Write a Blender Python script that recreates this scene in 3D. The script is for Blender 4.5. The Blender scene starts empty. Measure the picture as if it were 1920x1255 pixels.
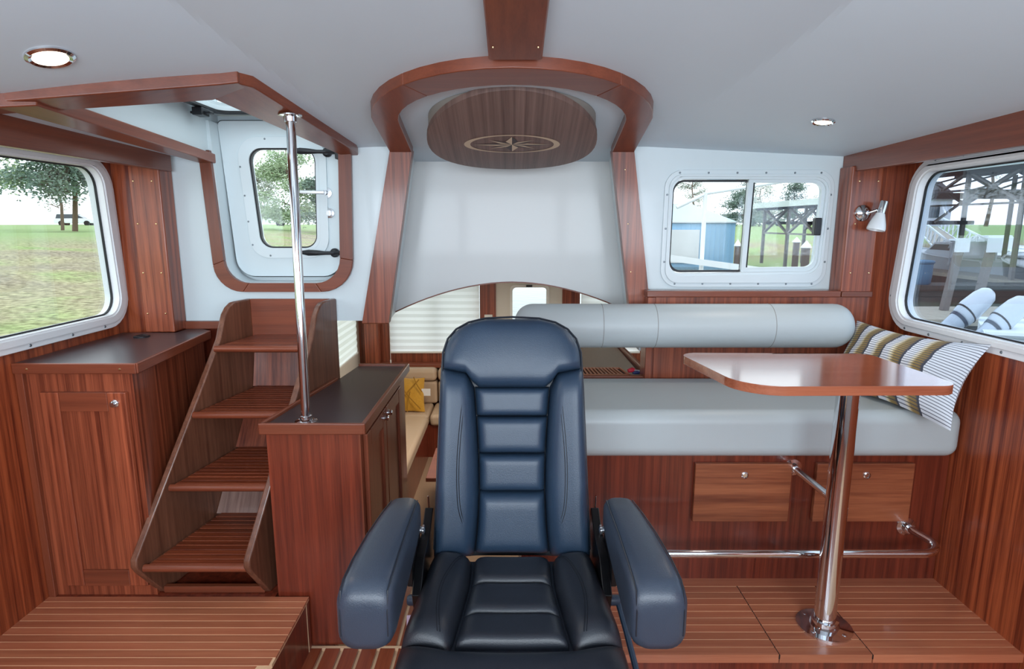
import bpy, bmesh, math, random
from mathutils import Vector, Matrix
from mathutils.geometry import tessellate_polygon
random.seed(7)
scene = bpy.context.scene
COL = scene.collection
PI = math.pi
V = Vector

# ------------------------------------------------------------------ camera, world, light
F_PX = 1130.0
PITCH = math.atan(207.5 / F_PX)
cam_data = bpy.data.cameras.new('camera'); cam = bpy.data.objects.new('camera', cam_data)
COL.objects.link(cam); scene.camera = cam
cam.location = (0, 0, 1.5)
cam.rotation_euler = (PI / 2 - PITCH, 0, 0)
cam_data.sensor_width = 36.0
cam_data.lens = 36.0 * F_PX / 1920.0
cam_data.clip_start = 0.02
cam_data.clip_end = 500

scene.view_settings.view_transform = 'Standard'
scene.view_settings.look = 'None'
scene.view_settings.gamma = 1.0
scene.view_settings.use_curve_mapping = False
scene.view_settings.exposure = 0.0

world = bpy.data.worlds.new('overcast_sky'); scene.world = world; world.use_nodes = True
_bg = world.node_tree.nodes['Background']
_bg.inputs[0].default_value = (0.90, 0.955, 1.0, 1)
_bg.inputs[1].default_value = 2.5

def area_light(name, loc, rot, sx, sy, power, col):
    d = bpy.data.lights.new(name, 'AREA'); d.shape = 'RECTANGLE'; d.size = sx; d.size_y = sy
    d.energy = power; d.color = col
    o = bpy.data.objects.new(name, d); COL.objects.link(o); o.location = loc; o.rotation_euler = rot
    return o
# daylight through the windshield behind the camera, and through the forward side windows
area_light('windshield_daylight', (0, -0.86, 1.50), (PI / 2 + 0.16, 0, 0), 2.9, 0.62, 74, (0.78, 0.89, 1.0))

# ------------------------------------------------------------------ helpers
def lin(h):
    h = h.lstrip('#'); out = []
    for i in (0, 2, 4):
        c = int(h[i:i + 2], 16) / 255.0
        out.append(c / 12.92 if c <= 0.04045 else ((c + 0.055) / 1.055) ** 2.4)
    return (out[0], out[1], out[2], 1.0)

MATS = {}
def new_mat(name):
    m = bpy.data.materials.new(name); m.use_nodes = True
    nt = m.node_tree; b = nt.nodes['Principled BSDF']
    MATS[name] = m
    return m, nt, b

def plain(name, col, rough=0.5, metal=0.0, spec=0.5, coat=0.0, noise=0.0, nscale=30.0, bump=0.0, bscale=200.0, sheen=0.0, emit=None, estr=0.0, trans=0.0):
    m, nt, b = new_mat(name)
    c = lin(col)
    b.inputs['Base Color'].default_value = c
    b.inputs['Roughness'].default_value = rough
    b.inputs['Metallic'].default_value = metal
    b.inputs['Specular IOR Level'].default_value = spec
    b.inputs['Coat Weight'].default_value = coat
    b.inputs['Coat Roughness'].default_value = 0.08
    b.inputs['Sheen Weight'].default_value = sheen
    if emit:
        b.inputs['Emission Color'].default_value = lin(emit); b.inputs['Emission Strength'].default_value = estr
    tc = nt.nodes.new('ShaderNodeTexCoord')
    if noise:
        n = nt.nodes.new('ShaderNodeTexNoise'); n.inputs['Scale'].default_value = nscale; n.inputs['Detail'].default_value = 4
        nt.links.new(tc.outputs['Object'], n.inputs['Vector'])
        mx = nt.nodes.new('ShaderNodeMixRGB'); mx.blend_type = 'MIX'
        mx.inputs[1].default_value = tuple(max(0, x * (1 - noise)) for x in c[:3]) + (1,)
        mx.inputs[2].default_value = tuple(min(1, x * (1 + noise)) for x in c[:3]) + (1,)
        nt.links.new(n.outputs['Fac'], mx.inputs[0]); nt.links.new(mx.outputs[0], b.inputs['Base Color'])
    if bump:
        n2 = nt.nodes.new('ShaderNodeTexNoise'); n2.inputs['Scale'].default_value = bscale; n2.inputs['Detail'].default_value = 3
        nt.links.new(tc.outputs['Object'], n2.inputs['Vector'])
        bp = nt.nodes.new('ShaderNodeBump'); bp.inputs['Strength'].default_value = bump; bp.inputs['Distance'].default_value = 0.002
        nt.links.new(n2.outputs['Fac'], bp.inputs['Height']); nt.links.new(bp.outputs[0], b.inputs['Normal'])
    return m

def wood(name, axis='Z', dk='#4a1a0e', lt='#8a3f24', across=34.0, along=0.9, rough=0.36, coat=0.25, vary=0.12, contrast=0.5, flat=''):
    m, nt, b = new_mat(name)
    N, L = nt.nodes.new, nt.links.new
    tc = N('ShaderNodeTexCoord'); oi = N('ShaderNodeObjectInfo')
    off = N('ShaderNodeVectorMath'); off.operation = 'ADD'
    cmb = N('ShaderNodeCombineXYZ')
    for i in range(3): L(oi.outputs['Random'], cmb.inputs[i])
    sc = N('ShaderNodeVectorMath'); sc.operation = 'SCALE'; sc.inputs['Scale'].default_value = 7.3
    L(cmb.outputs[0], sc.inputs[0]); L(tc.outputs['Object'], off.inputs[0]); L(sc.outputs[0], off.inputs[1])
    def mapped(a, l):
        mp = N('ShaderNodeMapping')
        s = [a, a, a]; s['XYZ'.index(axis)] = l
        for q in flat: s['XYZ'.index(q)] = l
        mp.inputs['Scale'].default_value = s
        L(off.outputs[0], mp.inputs['Vector'])
        return mp.outputs[0]
    n1 = N('ShaderNodeTexNoise'); n1.inputs['Scale'].default_value = 1.0; n1.inputs['Detail'].default_value = 2.5; n1.inputs['Distortion'].default_value = 0.25
    L(mapped(across, along), n1.inputs['Vector'])
    n2 = N('ShaderNodeTexNoise'); n2.inputs['Scale'].default_value = 1.0; n2.inputs['Detail'].default_value = 3
    L(mapped(across * 7, along * 9), n2.inputs['Vector'])
    n3 = N('ShaderNodeTexNoise'); n3.inputs['Scale'].default_value = 1.0; n3.inputs['Detail'].default_value = 1
    L(mapped(across * 0.18, along * 0.7), n3.inputs['Vector'])
    rp = N('ShaderNodeValToRGB')
    rp.color_ramp.elements[0].position = 0.5 - 0.24 * (1.0 - contrast) - 0.06; rp.color_ramp.elements[0].color = lin(dk)
    rp.color_ramp.elements[1].position = 0.5 + 0.24 * (1.0 - contrast) + 0.06; rp.color_ramp.elements[1].color = lin(lt)
    a1 = N('ShaderNodeMath'); a1.operation = 'MULTIPLY_ADD'; a1.inputs[1].default_value = 0.35; L(n2.outputs['Fac'], a1.inputs[0])
    s1 = N('ShaderNodeMath'); s1.operation = 'MULTIPLY'; s1.inputs[1].default_value = 0.65; L(n1.outputs['Fac'], s1.inputs[0]); L(s1.outputs[0], a1.inputs[2])
    L(a1.outputs[0], rp.inputs[0])
    mx = N('ShaderNodeMixRGB'); mx.blend_type = 'MULTIPLY'; mx.inputs[0].default_value = 1.0
    hv = N('ShaderNodeMapRange'); hv.inputs['To Min'].default_value = 1 - 0.20; hv.inputs['To Max'].default_value = 1.20; L(n3.outputs['Fac'], hv.inputs['Value'])
    L(rp.outputs[0], mx.inputs[1]); L(hv.outputs[0], mx.inputs[2])
    mr = N('ShaderNodeMapRange'); mr.inputs['To Min'].default_value = 1 - vary; mr.inputs['To Max'].default_value = 1 + vary; L(oi.outputs['Random'], mr.inputs['Value'])
    mx2 = N('ShaderNodeMixRGB'); mx2.blend_type = 'MULTIPLY'; mx2.inputs[0].default_value = 1.0
    L(mx.outputs[0], mx2.inputs[1]); L(mr.outputs[0], mx2.inputs[2])
    L(mx2.outputs[0], b.inputs['Base Color'])
    b.inputs['Roughness'].default_value = rough
    b.inputs['Coat Weight'].default_value = coat; b.inputs['Coat Roughness'].default_value = 0.12
    bp = N('ShaderNodeBump'); bp.inputs['Strength'].default_value = 0.06; bp.inputs['Distance'].default_value = 0.001
    L(n2.outputs['Fac'], bp.inputs['Height']); L(bp.outputs[0], b.inputs['Normal'])
    return m

def glass_mat(name, tint, refl=0.07):
    m = bpy.data.materials.new(name); m.use_nodes = True; nt = m.node_tree
    for n in list(nt.nodes): nt.nodes.remove(n)
    N, L = nt.nodes.new, nt.links.new
    out = N('ShaderNodeOutputMaterial'); mix = N('ShaderNodeMixShader'); tr = N('ShaderNodeBsdfTransparent'); gl = N('ShaderNodeBsdfGlossy')
    lw = N('ShaderNodeLayerWeight'); lw.inputs['Blend'].default_value = 0.5
    pw = N('ShaderNodeMath'); pw.operation = 'POWER'; pw.inputs[1].default_value = 4.0; L(lw.outputs['Facing'], pw.inputs[0])
    mu = N('ShaderNodeMath'); mu.operation = 'MULTIPLY_ADD'; mu.inputs[1].default_value = 0.5; mu.inputs[2].default_value = refl * 0.5; mu.use_clamp = True
    tr.inputs[0].default_value = lin(tint); gl.inputs['Roughness'].default_value = 0.02; gl.inputs[0].default_value = (1, 1, 1, 1)
    L(pw.outputs[0], mu.inputs[0]); L(mu.outputs[0], mix.inputs[0]); L(tr.outputs[0], mix.inputs[1]); L(gl.outputs[0], mix.inputs[2]); L(mix.outputs[0], out.inputs[0])
    MATS[name] = m
    return m

WL = {}
def link(o, parent, base):
    COL.objects.link(o)
    WL[o.name] = V(base)
    if parent is not None:
        o.parent = parent; o.location = V(base) - WL[parent.name]
    else:
        o.location = base
    return o

def tag(o, label=None, cat=None, group=None, kind=None):
    if label: o['label'] = label
    if cat: o['category'] = cat
    if group: o['group'] = group
    if kind: o['kind'] = kind
    return o

def thing(name, loc, label, cat, group=None):
    o = bpy.data.objects.new(name, None); o.empty_display_size = 0.05
    link(o, None, loc)
    return tag(o, label, cat, group)

def setting(name, loc):
    o = bpy.data.objects.new(name, None); o.empty_display_size = 0.05
    link(o, None, loc)
    return tag(o, kind='structure')

def rotp(p, c, ang):
    x, y = p[0] - c[0], p[1] - c[1]
    return (c[0] + x * math.cos(ang) - y * math.sin(ang), c[1] + x * math.sin(ang) + y * math.cos(ang))

def fillet(pts, radii, n=7):
    """round the corners of a closed 2D polygon"""
    out = []; k = len(pts)
    if not isinstance(radii, (list, tuple)): radii = [radii] * k
    for i in range(k):
        p0, p1, p2 = V(pts[i - 1]), V(pts[i]), V(pts[(i + 1) % k])
        r = radii[i]
        if r <= 0:
            out.append((p1.x, p1.y)); continue
        a = (p0 - p1).normalized(); b = (p2 - p1).normalized()
        ang = math.acos(max(-1, min(1, a.dot(b))))
        d = min(r / math.tan(ang / 2), (p0 - p1).length * 0.49, (p2 - p1).length * 0.49)
        rr = d * math.tan(ang / 2)
        c = p1 + (a + b).normalized() * (rr / math.sin(ang / 2))
        s, e = p1 + a * d, p1 + b * d
        a0 = math.atan2(s.y - c.y, s.x - c.x); a1 = math.atan2(e.y - c.y, e.x - c.x)
        da = (a1 - a0 + PI) % (2 * PI) - PI
        for j in range(n + 1):
            t = a0 + da * j / n
            out.append((c.x + rr * math.cos(t), c.y + rr * math.sin(t)))
    return out

def inset(pts, d):
    """move every edge of a closed polygon inward by d (d<0: outward)"""
    k = len(pts); area = sum(pts[i - 1][0] * pts[i][1] - pts[i][0] * pts[i - 1][1] for i in range(k))
    sgn = 1 if area > 0 else -1
    out = []
    for i in range(k):
        p0, p1, p2 = V(pts[i - 1]), V(pts[i]), V(pts[(i + 1) % k])
        e1 = (p1 - p0).normalized(); e2 = (p2 - p1).normalized()
        n1 = V((-e1.y, e1.x)) * sgn; n2 = V((-e2.y, e2.x)) * sgn
        m = n1 + n2; q = m.dot(n1)
        m = m / q if abs(q) > 1e-6 else n1
        p = p1 + m * d
        out.append((p.x, p.y))
    return out

class MB:
    def __init__(s): s.v = []; s.f = []; s.uv = None
    def add(s, vs, fs):
        o = len(s.v); s.v += [V(p) for p in vs]; s.f += [tuple(i + o for i in f) for f in fs]; return s
    def box(s, x0, x1, y0, y1, z0, z1):
        return s.add([(x0, y0, z0), (x1, y0, z0), (x1, y1, z0), (x0, y1, z0), (x0, y0, z1), (x1, y0, z1), (x1, y1, z1), (x0, y1, z1)],
                     [(0, 3, 2, 1), (4, 5, 6, 7), (0, 1, 5, 4), (1, 2, 6, 5), (2, 3, 7, 6), (3, 0, 4, 7)])
    def bar(s, a, b, w, h, up=(0, 0, 1)):
        """box from a to b, w across, h along up"""
        a, b, up = V(a), V(b), V(up); d = (b - a).normalized(); x = d.cross(up)
        if x.length < 1e-4: x = d.cross(V((1, 0, 0)))
        x.normalize(); u = x.cross(d).normalized(); vs = []
        for p in (a, b):
            for i, j in ((-1, -1), (1, -1), (1, 1), (-1, 1)): vs.append(p + x * (i * w / 2) + u * (j * h / 2))
        return s.add(vs, [(0, 1, 2, 3), (7, 6, 5, 4), (0, 4, 5, 1), (1, 5, 6, 2), (2, 6, 7, 3), (3, 7, 4, 0)])
    def plate(s, outer, holes, O, U, W, N, t):
        """2D polygon with holes on frame (O,U,W), thickened by t along N"""
        O, U, W, N = V(O), V(U), V(W), V(N)
        loops = [list(outer)] + [list(h) for h in holes]
        flat = [p for l in loops for p in l]
        tris = tessellate_polygon([[V((p[0], p[1], 0)) for p in l] for l in loops])
        def sarea(l): return abs(sum(l[i - 1][0] * l[i][1] - l[i][0] * l[i - 1][1] for i in range(len(l)))) / 2
        want_a = sarea(loops[0]) - sum(sarea(l) for l in loops[1:])
        got_a = sum(sarea([flat[a], flat[b], flat[c]]) for a, b, c in tris)
        if abs(want_a - got_a) > 1e-5:
            from mathutils.geometry import delaunay_2d_cdt
            ed = []; k = 0
            for l in loops:
                ed += [(k + i, k + (i + 1) % len(l)) for i in range(len(l))]; k += len(l)
            vo, _, fo, ov, _, _ = delaunay_2d_cdt([V((p[0], p[1])) for p in flat], ed, [], 3, 1e-7)
            mp = [o[0] if o else 0 for o in ov]
            tris = [tuple(mp[i] for i in f) for f in fo if len(f) == 3]
            print('TESS', want_a, got_a, sum(sarea([flat[a], flat[b], flat[c]]) for a, b, c in tris))
        n = len(flat)
        top = [O + U * p[0] + W * p[1] for p in flat]; bot = [q + N * t for q in top]
        want = 1 if U.cross(W).dot(N) < 0 else -1
        fs = []
        for a, b, c in tris:
            A, B, C = flat[a], flat[b], flat[c]
            ar = (B[0] - A[0]) * (C[1] - A[1]) - (C[0] - A[0]) * (B[1] - A[1])
            if ar * want < 0: b, c = c, b
            fs.append((a, b, c)); fs.append((n + a, n + c, n + b))
        k = 0
        for li, l in enumerate(loops):
            m = len(l)
            ar = sum(l[i - 1][0] * l[i][1] - l[i][0] * l[i - 1][1] for i in range(m))
            flip = (ar * want > 0) != (li > 0)
            for i in range(m):
                a, b = k + i, k + (i + 1) % m
                fs.append((b, a, n + a, n + b) if flip else (a, b, n + b, n + a))
            k += m
        return s.add(top + bot, fs)
    def prism(s, poly3, off):
        """planar 3D polygon swept along off"""
        p = [V(q) for q in poly3]; off = V(off); n = len(p)
        o = p[0]; u = (p[1] - o).normalized()
        nn = V((0, 0, 0))
        for i in range(n): nn += (p[i] - o).cross(p[(i + 1) % n] - o)
        nn.normalize(); w = nn.cross(u)
        return s.plate([((q - o).dot(u), (q - o).dot(w)) for q in p], [], o, u, w, off.normalized(), off.length)
    def ring(s, pts, n): pass
    def loft(s, rings, cap=True, closed=True):
        k = len(rings[0]); o = len(s.v); vs = [V(p) for r in rings for p in r]; fs = []
        for i in range(len(rings) - 1):
            for j in range(k if closed else k - 1):
                a = i * k + j; b = i * k + (j + 1) % k
                fs.append((a, b, b + k, a + k))
        if cap:
            fs.append(tuple(range(k - 1, -1, -1))); fs.append(tuple(range((len(rings) - 1) * k, len(rings) * k)))
        return s.add(vs, fs)
    def tube(s, path, r, n=12, cap=True):
        path = [V(p) for p in path]; rings = []
        if not isinstance(r, (list, tuple)): r = [r] * len(path)
        up = None
        for i, p in enumerate(path):
            d = (path[min(i + 1, len(path) - 1)] - path[max(i - 1, 0)]).normalized()
            if up is None:
                up = d.cross(V((0, 0, 1)))
                if up.length < 1e-3: up = d.cross(V((1, 0, 0)))
            up = (up - d * up.dot(d)).normalized(); w = d.cross(up)
            rings.append([p + (up * math.cos(2 * PI * j / n) + w * math.sin(2 * PI * j / n)) * r[i] for j in range(n)])
        return s.loft(rings, cap)
    def lathe(s, prof, O, axis, n=20, cap=True):
        O, A = V(O), V(axis).normalized()
        x = A.cross(V((0, 0, 1)))
        if x.length < 1e-3: x = A.cross(V((1, 0, 0)))
        x.normalize(); y = A.cross(x)
        return s.loft([[O + A * h + (x * math.cos(2 * PI * j / n) + y * math.sin(2 * PI * j / n)) * max(r, 1e-5) for j in range(n)] for r, h in prof], cap)
    def grid(s, fn, nu, nv, wrap=False):
        vs = [fn(i / nu, j / nv) for j in range(nv + 1) for i in range(nu + 1)]; fs = []
        for j in range(nv):
            for i in range(nu):
                a = j * (nu + 1) + i; fs.append((a, a + 1, a + nu + 2, a + nu + 1))
        return s.add(vs, fs)
    def ball(s, c, r, n=8, sq=(1, 1, 1)):
        c = V(c); rings = []
        for i in range(n + 1):
            t = PI * i / n
            rings.append([c + V((math.sin(t) * math.cos(2 * PI * j / (2 * n)) * r * sq[0], math.sin(t) * math.sin(2 * PI * j / (2 * n)) * r * sq[1], math.cos(t) * r * sq[2])) for j in range(2 * n)])
        return s.loft(rings, False)
    def build(s, name, mat, parent=None, smooth=True, bevel=0.0, seg=2, ang=38, base=None, sub=0):
        xs = [p.x for p in s.v]; ys = [p.y for p in s.v]; zs = [p.z for p in s.v]
        if base is None: base = ((min(xs) + max(xs)) / 2, (min(ys) + max(ys)) / 2, min(zs))
        base = V(base)
        me = bpy.data.meshes.new(name)
        me.from_pydata([p - base for p in s.v], [], s.f); me.update()
        bm = bmesh.new(); bm.from_mesh(me); bmesh.ops.remove_doubles(bm, verts=bm.verts, dist=1e-6); bmesh.ops.recalc_face_normals(bm, faces=bm.faces); bm.to_mesh(me); bm.free()
        if smooth:
            me.shade_smooth(); me.set_sharp_from_angle(angle=math.radians(ang))
        if isinstance(mat, str): mat = MATS[mat]
        me.materials.append(mat)
        o = bpy.data.objects.new(name, me)
        if bevel:
            md = o.modifiers.new('bevel', 'BEVEL'); md.width = bevel; md.segments = seg; md.limit_method = 'ANGLE'; md.angle_limit = math.radians(40); md.harden_normals = smooth
        if sub:
            md = o.modifiers.new('sub', 'SUBSURF'); md.levels = sub; md.render_levels = sub
        link(o, parent, base)
        return o

def dup(o, delta, parent='same'):
    c = o.copy(); p = o.parent if parent == 'same' else parent
    COL.objects.link(c); c.parent = p; c.location = o.location + V(delta); WL[c.name] = WL[o.name] + V(delta)
    return c

def screw(parent, p, n, r=0.0045, mat='chrome', name='screw'):
    m = MB(); m.lathe([(0, 0.0025), (r * 0.7, 0.0022), (r, 0.0)], p, n, 10, False)
    return m.build(name, mat, parent)

def ceil_z(x, y):
    t = 2.6 - y; x = abs(x); xc = .56 + .17 * t; zc = 1.815 + .15 * t; ze = 1.775 + .024 * t
    if x <= xc: return zc
    return zc + (ze - zc) * (min(x, 1.4) - xc) / (1.4 - xc)

# ------------------------------------------------------------------ materials
wood('wood_z', 'Z', '#5c2414', '#a8583a', 66, .9, contrast=.62)
wood('wood_wall', 'Z', '#662513', '#b35a34', 50, 0.8, contrast=.75)
wood('wood_dark', 'Z', '#4c1a10', '#873a25', 64, 1.0, rough=.3, coat=.35)
wood('wood_x', 'X', '#5a2415', '#94492c', 60, 1.2)
wood('wood_y', 'Y', '#5a2415', '#94492c', 60, 1.2)
wood('wood_trim_x', 'X', '#6a3220', '#8f4a30', 40, 1.0, contrast=.2)
wood('wood_trim_y', 'Y', '#6a3220', '#8f4a30', 40, 1.0, contrast=.2)
wood('wood_trim_z', 'Z', '#6a3220', '#8f4a30', 40, 1.0, contrast=.2)
wood('wood_ladder', 'Z', '#573224', '#885842', 70, 2.0, contrast=.45)
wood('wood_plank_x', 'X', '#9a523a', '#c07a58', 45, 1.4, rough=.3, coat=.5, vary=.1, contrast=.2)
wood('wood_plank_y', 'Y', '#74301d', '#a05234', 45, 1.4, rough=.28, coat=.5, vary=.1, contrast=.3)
wood('wood_table', 'X', '#8a4630', '#b87052', 30, 1.2, rough=.14, coat=1.0, contrast=.3)
wood('wood_drawer', 'X', '#6c3421', '#a4603f', 26, .8, contrast=.55)
wood('wood_walnut', 'Y', '#594540', '#816860', 70, .6, rough=.5, coat=.05, contrast=.5, flat='Z')
plain('hood_white_shaded', '#cfd1d0', .35, coat=.15)  # white toned down: the recess's dimmer light is put into the colour
wood('wood_riser', 'Z', '#7a5a52', '#a88678', 60, 2.0, contrast=.5, flat='Y')
wood('wood_riser_red_shade', 'Z', '#54241a', '#965038', 60, 2.0, contrast=.7, flat='Y')  # red riser wood with the ladder's shade darkened into it
plain('holly', '#e0bc98', .5)
plain('seam_pale', '#e2b992', .5)
plain('slate_plastic', '#2b3a4c', .4)
plain('gap_dark', '#1a0c08', .8)
plain('gelcoat', '#d9e5e9', .32, coat=.15)
plain('frame_white_lit', '#f6f8fa', .28, coat=.3)  # lighter copy of the frame white, brightened to offset the backlight
plain('gelcoat_frame', '#dde8ec', .28, coat=.3)
plain('ceiling_vinyl', '#d6e3ec', .55, noise=.03, nscale=3)
plain('laminate', '#3f3336', .30, spec=.6, noise=.12, nscale=6)
plain('rubber', '#14151a', .5)
plain('black_plastic', '#17191f', .42)
plain('black_metal', '#0d0e11', .28, metal=.2)
plain('chrome', '#dfe1e4', .07, metal=1)
plain('steel', '#b9bcc0', .28, metal=1)
plain('brass', '#d8b88a', .25, metal=1)
plain('screw_grey', '#7d868c', .35, metal=.7)
plain('leather', '#2b3d51', .39, spec=.55, noise=.12, nscale=9, bump=.22, bscale=420)  # blue sheen from the windshield painted into the base colour
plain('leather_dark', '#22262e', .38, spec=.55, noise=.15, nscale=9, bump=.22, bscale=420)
plain('leather_arm', '#353e4c', .36, spec=.55, noise=.1, nscale=9, bump=.2, bscale=420)
plain('thread', '#11161f', .6)
plain('vinyl', '#b5bdbf', .42, spec=.45, bump=.1, bscale=300)
plain('vinyl_seam', '#8d8b88', .6)
plain('tan_leather', '#c4aa90', .42, bump=.15, bscale=300)
plain('carpet', '#9b7f68', .95, noise=.25, nscale=120, bump=.5, bscale=300)
plain('yellow_cloth', '#c8932a', .85, noise=.15, nscale=60, sheen=.3)
plain('yellow_trim', '#a37420', .9)
plain('white_cloth', '#eeeeee', .8)
plain('opal', '#f3f6f8', .25, spec=.5)
plain('inlay_light', '#c9b399', .5)
plain('inlay_mid', '#957a68', .5)
plain('inlay_dark', '#4c4344', .5)
plain('red_plastic', '#c2243a', .4)
plain('blue_plastic', '#22305e', .4)
glass_mat('window_glass', '#f1f5f6', .06)
glass_mat('window_glass_tint', '#dfe8f2', .16)
# ================================================================== THE SETTING
XR, XL, YB = 1.57, -1.64, 2.6

# ---- lower sole with light inlay strips
fl = setting('floor', (-0.3, 0.6, 0))
MB().box(-1.64, 1.57, -0.8, 1.94, -0.06, -0.012).box(-0.5, 0.0, 1.94, 2.46, -0.06, -0.012).build('subfloor', 'holly', fl, False)
for i in range(26):
    x0 = -0.80 + i * 0.0655
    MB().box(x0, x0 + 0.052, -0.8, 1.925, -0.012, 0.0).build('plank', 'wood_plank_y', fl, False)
for i in range(5, 12):
    x0 = -0.80 + i * 0.0655
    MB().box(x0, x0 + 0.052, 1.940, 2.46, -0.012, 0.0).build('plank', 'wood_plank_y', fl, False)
MB().box(-0.80, 0.9, 1.927, 1.938, -0.012, 0.0).build('border_strip', 'holly', fl, False)

# ---- raised platform on the left with planks running across
pl = setting('floor_left', (-1.2, 0.9, 0))
outl = [(-1.64, -0.8), (-0.86, -0.8), (-0.86, 1.46), (-0.722, 1.60), (-0.722, 1.934), (-1.64, 1.934)]
MB().plate(outl, [], (0, 0, 0.186), (1, 0, 0), (0, 1, 0), (0, 0, -1), 0.246).build('platform_body', 'wood_dark', pl, False)
MB().plate([(a[0] + (0.0015 if a[0] > -1 else 0), a[1]) for a in outl], [], (0, 0, 0.1988), (1, 0, 0), (0, 1, 0), (0, 0, -1), 0.0128).build('inlay_base', 'seam_pale', pl, False)
MB().box(-1.64, -.84, 1.934, 2.61, 0.0, 0.199).build('under_ladder_board', 'wood_dark', pl, False)
MB().box(-0.7245, -0.7205, 1.905, 1.909, 0.0, 0.19).build('corner_bead', 'holly', pl, False)
y = 1.932
k = 0
while y > 0.75:
    w = 0.0345 if k else 0.030
    y0 = y - w
    xr = -0.720 if y0 > 1.60 else (-0.720 - (1.60 - y0) * 0.986 if y0 > 1.46 else -0.858)
    MB().add([(-1.64, y0 + 0.0042, 0.1925), (xr - (0.004 if y0 < 1.58 else 0), y0 + 0.0042, 0.1925), (xr, y, 0.1925), (-1.64, y, 0.1925), (-1.64, y0 + 0.0042, 0.2), (xr - (0.004 if y0 < 1.58 else 0), y0 + 0.0042, 0.2), (xr, y, 0.2), (-1.64, y, 0.2)],
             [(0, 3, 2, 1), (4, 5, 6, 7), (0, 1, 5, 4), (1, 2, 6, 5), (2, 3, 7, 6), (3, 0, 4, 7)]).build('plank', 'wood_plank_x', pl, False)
    y = y0; k += 1

# ---- raised platform on the right: three hatch boards of planks
pr_ = setting('floor_right', (0.8, 1.84, 0))
MB().box(0.03, 1.57, 1.655, 2.6, 0.0, 0.18).build('platform_body', 'wood_dark', pr_, False)
MB().box(0.03, 1.57, 1.645, 2.05, 0.18, 0.1988).build('inlay_base', 'seam_pale', pr_, False)
MB().box(0.03, 1.57, 1.997, 2.045, 0.193, 0.2).build('border_board', 'wood_plank_x', pr_, False)
for (xa, xb) in ((0.03, 0.819), (0.822, 1.1055), (1.1085, 1.57)):
    yy = 1.640
    for r in range(10):
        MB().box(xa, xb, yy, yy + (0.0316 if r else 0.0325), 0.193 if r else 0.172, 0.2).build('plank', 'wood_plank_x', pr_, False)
        yy += 0.0356
for xg in (0.8205, 1.107):
    MB().box(xg - 0.0022, xg + 0.0022, 1.6395, 1.997, 0.185, 0.1996).build('hatch_gap', 'gap_dark', pr_, False)

# ---- side walls with window openings
def quad_window(corners, r): return fillet(corners, r)
# right window: (y,z)
RW_out = fillet([(0.75, 1.09), (2.50, 1.082), (2.425, 1.742), (0.75, 1.755)], .13)
RW_in = fillet([(0.82, 1.14), (2.425, 1.130), (2.372, 1.692), (0.82, 1.705)], .075)
LW_out = fillet([(0.75, 1.085), (2.555, 1.082), (2.53, 1.762), (0.75, 1.762)], .13)
LW_in = fillet([(0.82, 1.135), (2.49, 1.135), (2.462, 1.718), (0.82, 1.718)], .075)
def wall_side(name, X, n, outl, hole):
    m = MB(); m.plate(outl, [hole], (X, 0, 0), (0, 1, 0), (0, 0, 1), (n, 0, 0), 0.06)
    o = m.build(name, 'wood_wall', None, False); tag(o, kind='structure'); return o
wall_side('wall_right', XR, 1, [(-0.9, -0.1), (2.66, -0.1), (2.66, 1.9), (-0.9, 1.9)], fillet([(0.80, 1.12), (2.45, 1.112), (2.39, 1.71), (0.80, 1.725)], .09))
wall_side('wall_left', XL, -1, [(-0.9, -0.1), (2.66, -0.1), (2.66, 1.9), (-0.9, 1.9)], fillet([(0.80, 1.115), (2.51, 1.115), (2.48, 1.738), (0.80, 1.738)], .09))
def side_window(name, X, n, out, inn, label, screws):
    w = setting(name, (X, 1.6, 1.08))
    a = -n
    MB().plate(out, [inset(inn, -.012)], (X, 0, 0), (0, 1, 0), (0, 0, 1), (a, 0, 0), 0.010).build('window_frame', 'frame_white_lit', w, bevel=.004, seg=3)
    MB().plate(inset(out, .022), [inset(inn, -.008)], (X + a * .010, 0, 0), (0, 1, 0), (0, 0, 1), (a, 0, 0), 0.007).build('frame_lip', 'frame_white_lit', w, bevel=.003, seg=3)
    MB().plate(inset(inn, -.017), [inn], (X + a * .012, 0, 0), (0, 1, 0), (0, 0, 1), (-a, 0, 0), 0.06).build('inner_reveal', 'frame_white_lit', w)
    MB().plate(inset(inn, -.002), [inset(inn, .005)], (X + n * .014, 0, 0), (0, 1, 0), (0, 0, 1), (n, 0, 0), 0.008).build('gasket', 'rubber', w)
    MB().plate(inset(inn, .003), [], (X + n * .022, 0, 0), (0, 1, 0), (0, 0, 1), (n, 0, 0), 0.006).build('pane', 'window_glass_tint' if n > 0 else 'window_glass', w, False)
    for (yy, zz) in screws: screw(w, (X + a * .010, yy, zz), (a, 0, 0), .0055, 'screw_grey')
    return w
side_window('window_3', XR, 1, RW_out, RW_in, '', [(2.30, 1.733), (2.16, 1.735), (2.02, 1.738), (1.86, 1.74), (2.42, 1.62), (2.437, 1.47), (2.452, 1.33), (2.468, 1.21), (2.36, 1.093), (2.22, 1.093), (2.05, 1.095), (1.88, 1.097), (1.7, 1.097)])
side_window('window_1', XL, -1, LW_out, LW_in, '', [(2.36, 1.75), (2.2, 1.75), (2.03, 1.75), (1.86, 1.75), (2.512, 1.62), (2.518, 1.47), (2.522, 1.33), (2.527, 1.2), (2.38, 1.095), (2.2, 1.095), (2.0, 1.095), (1.8, 1.095)])

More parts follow.
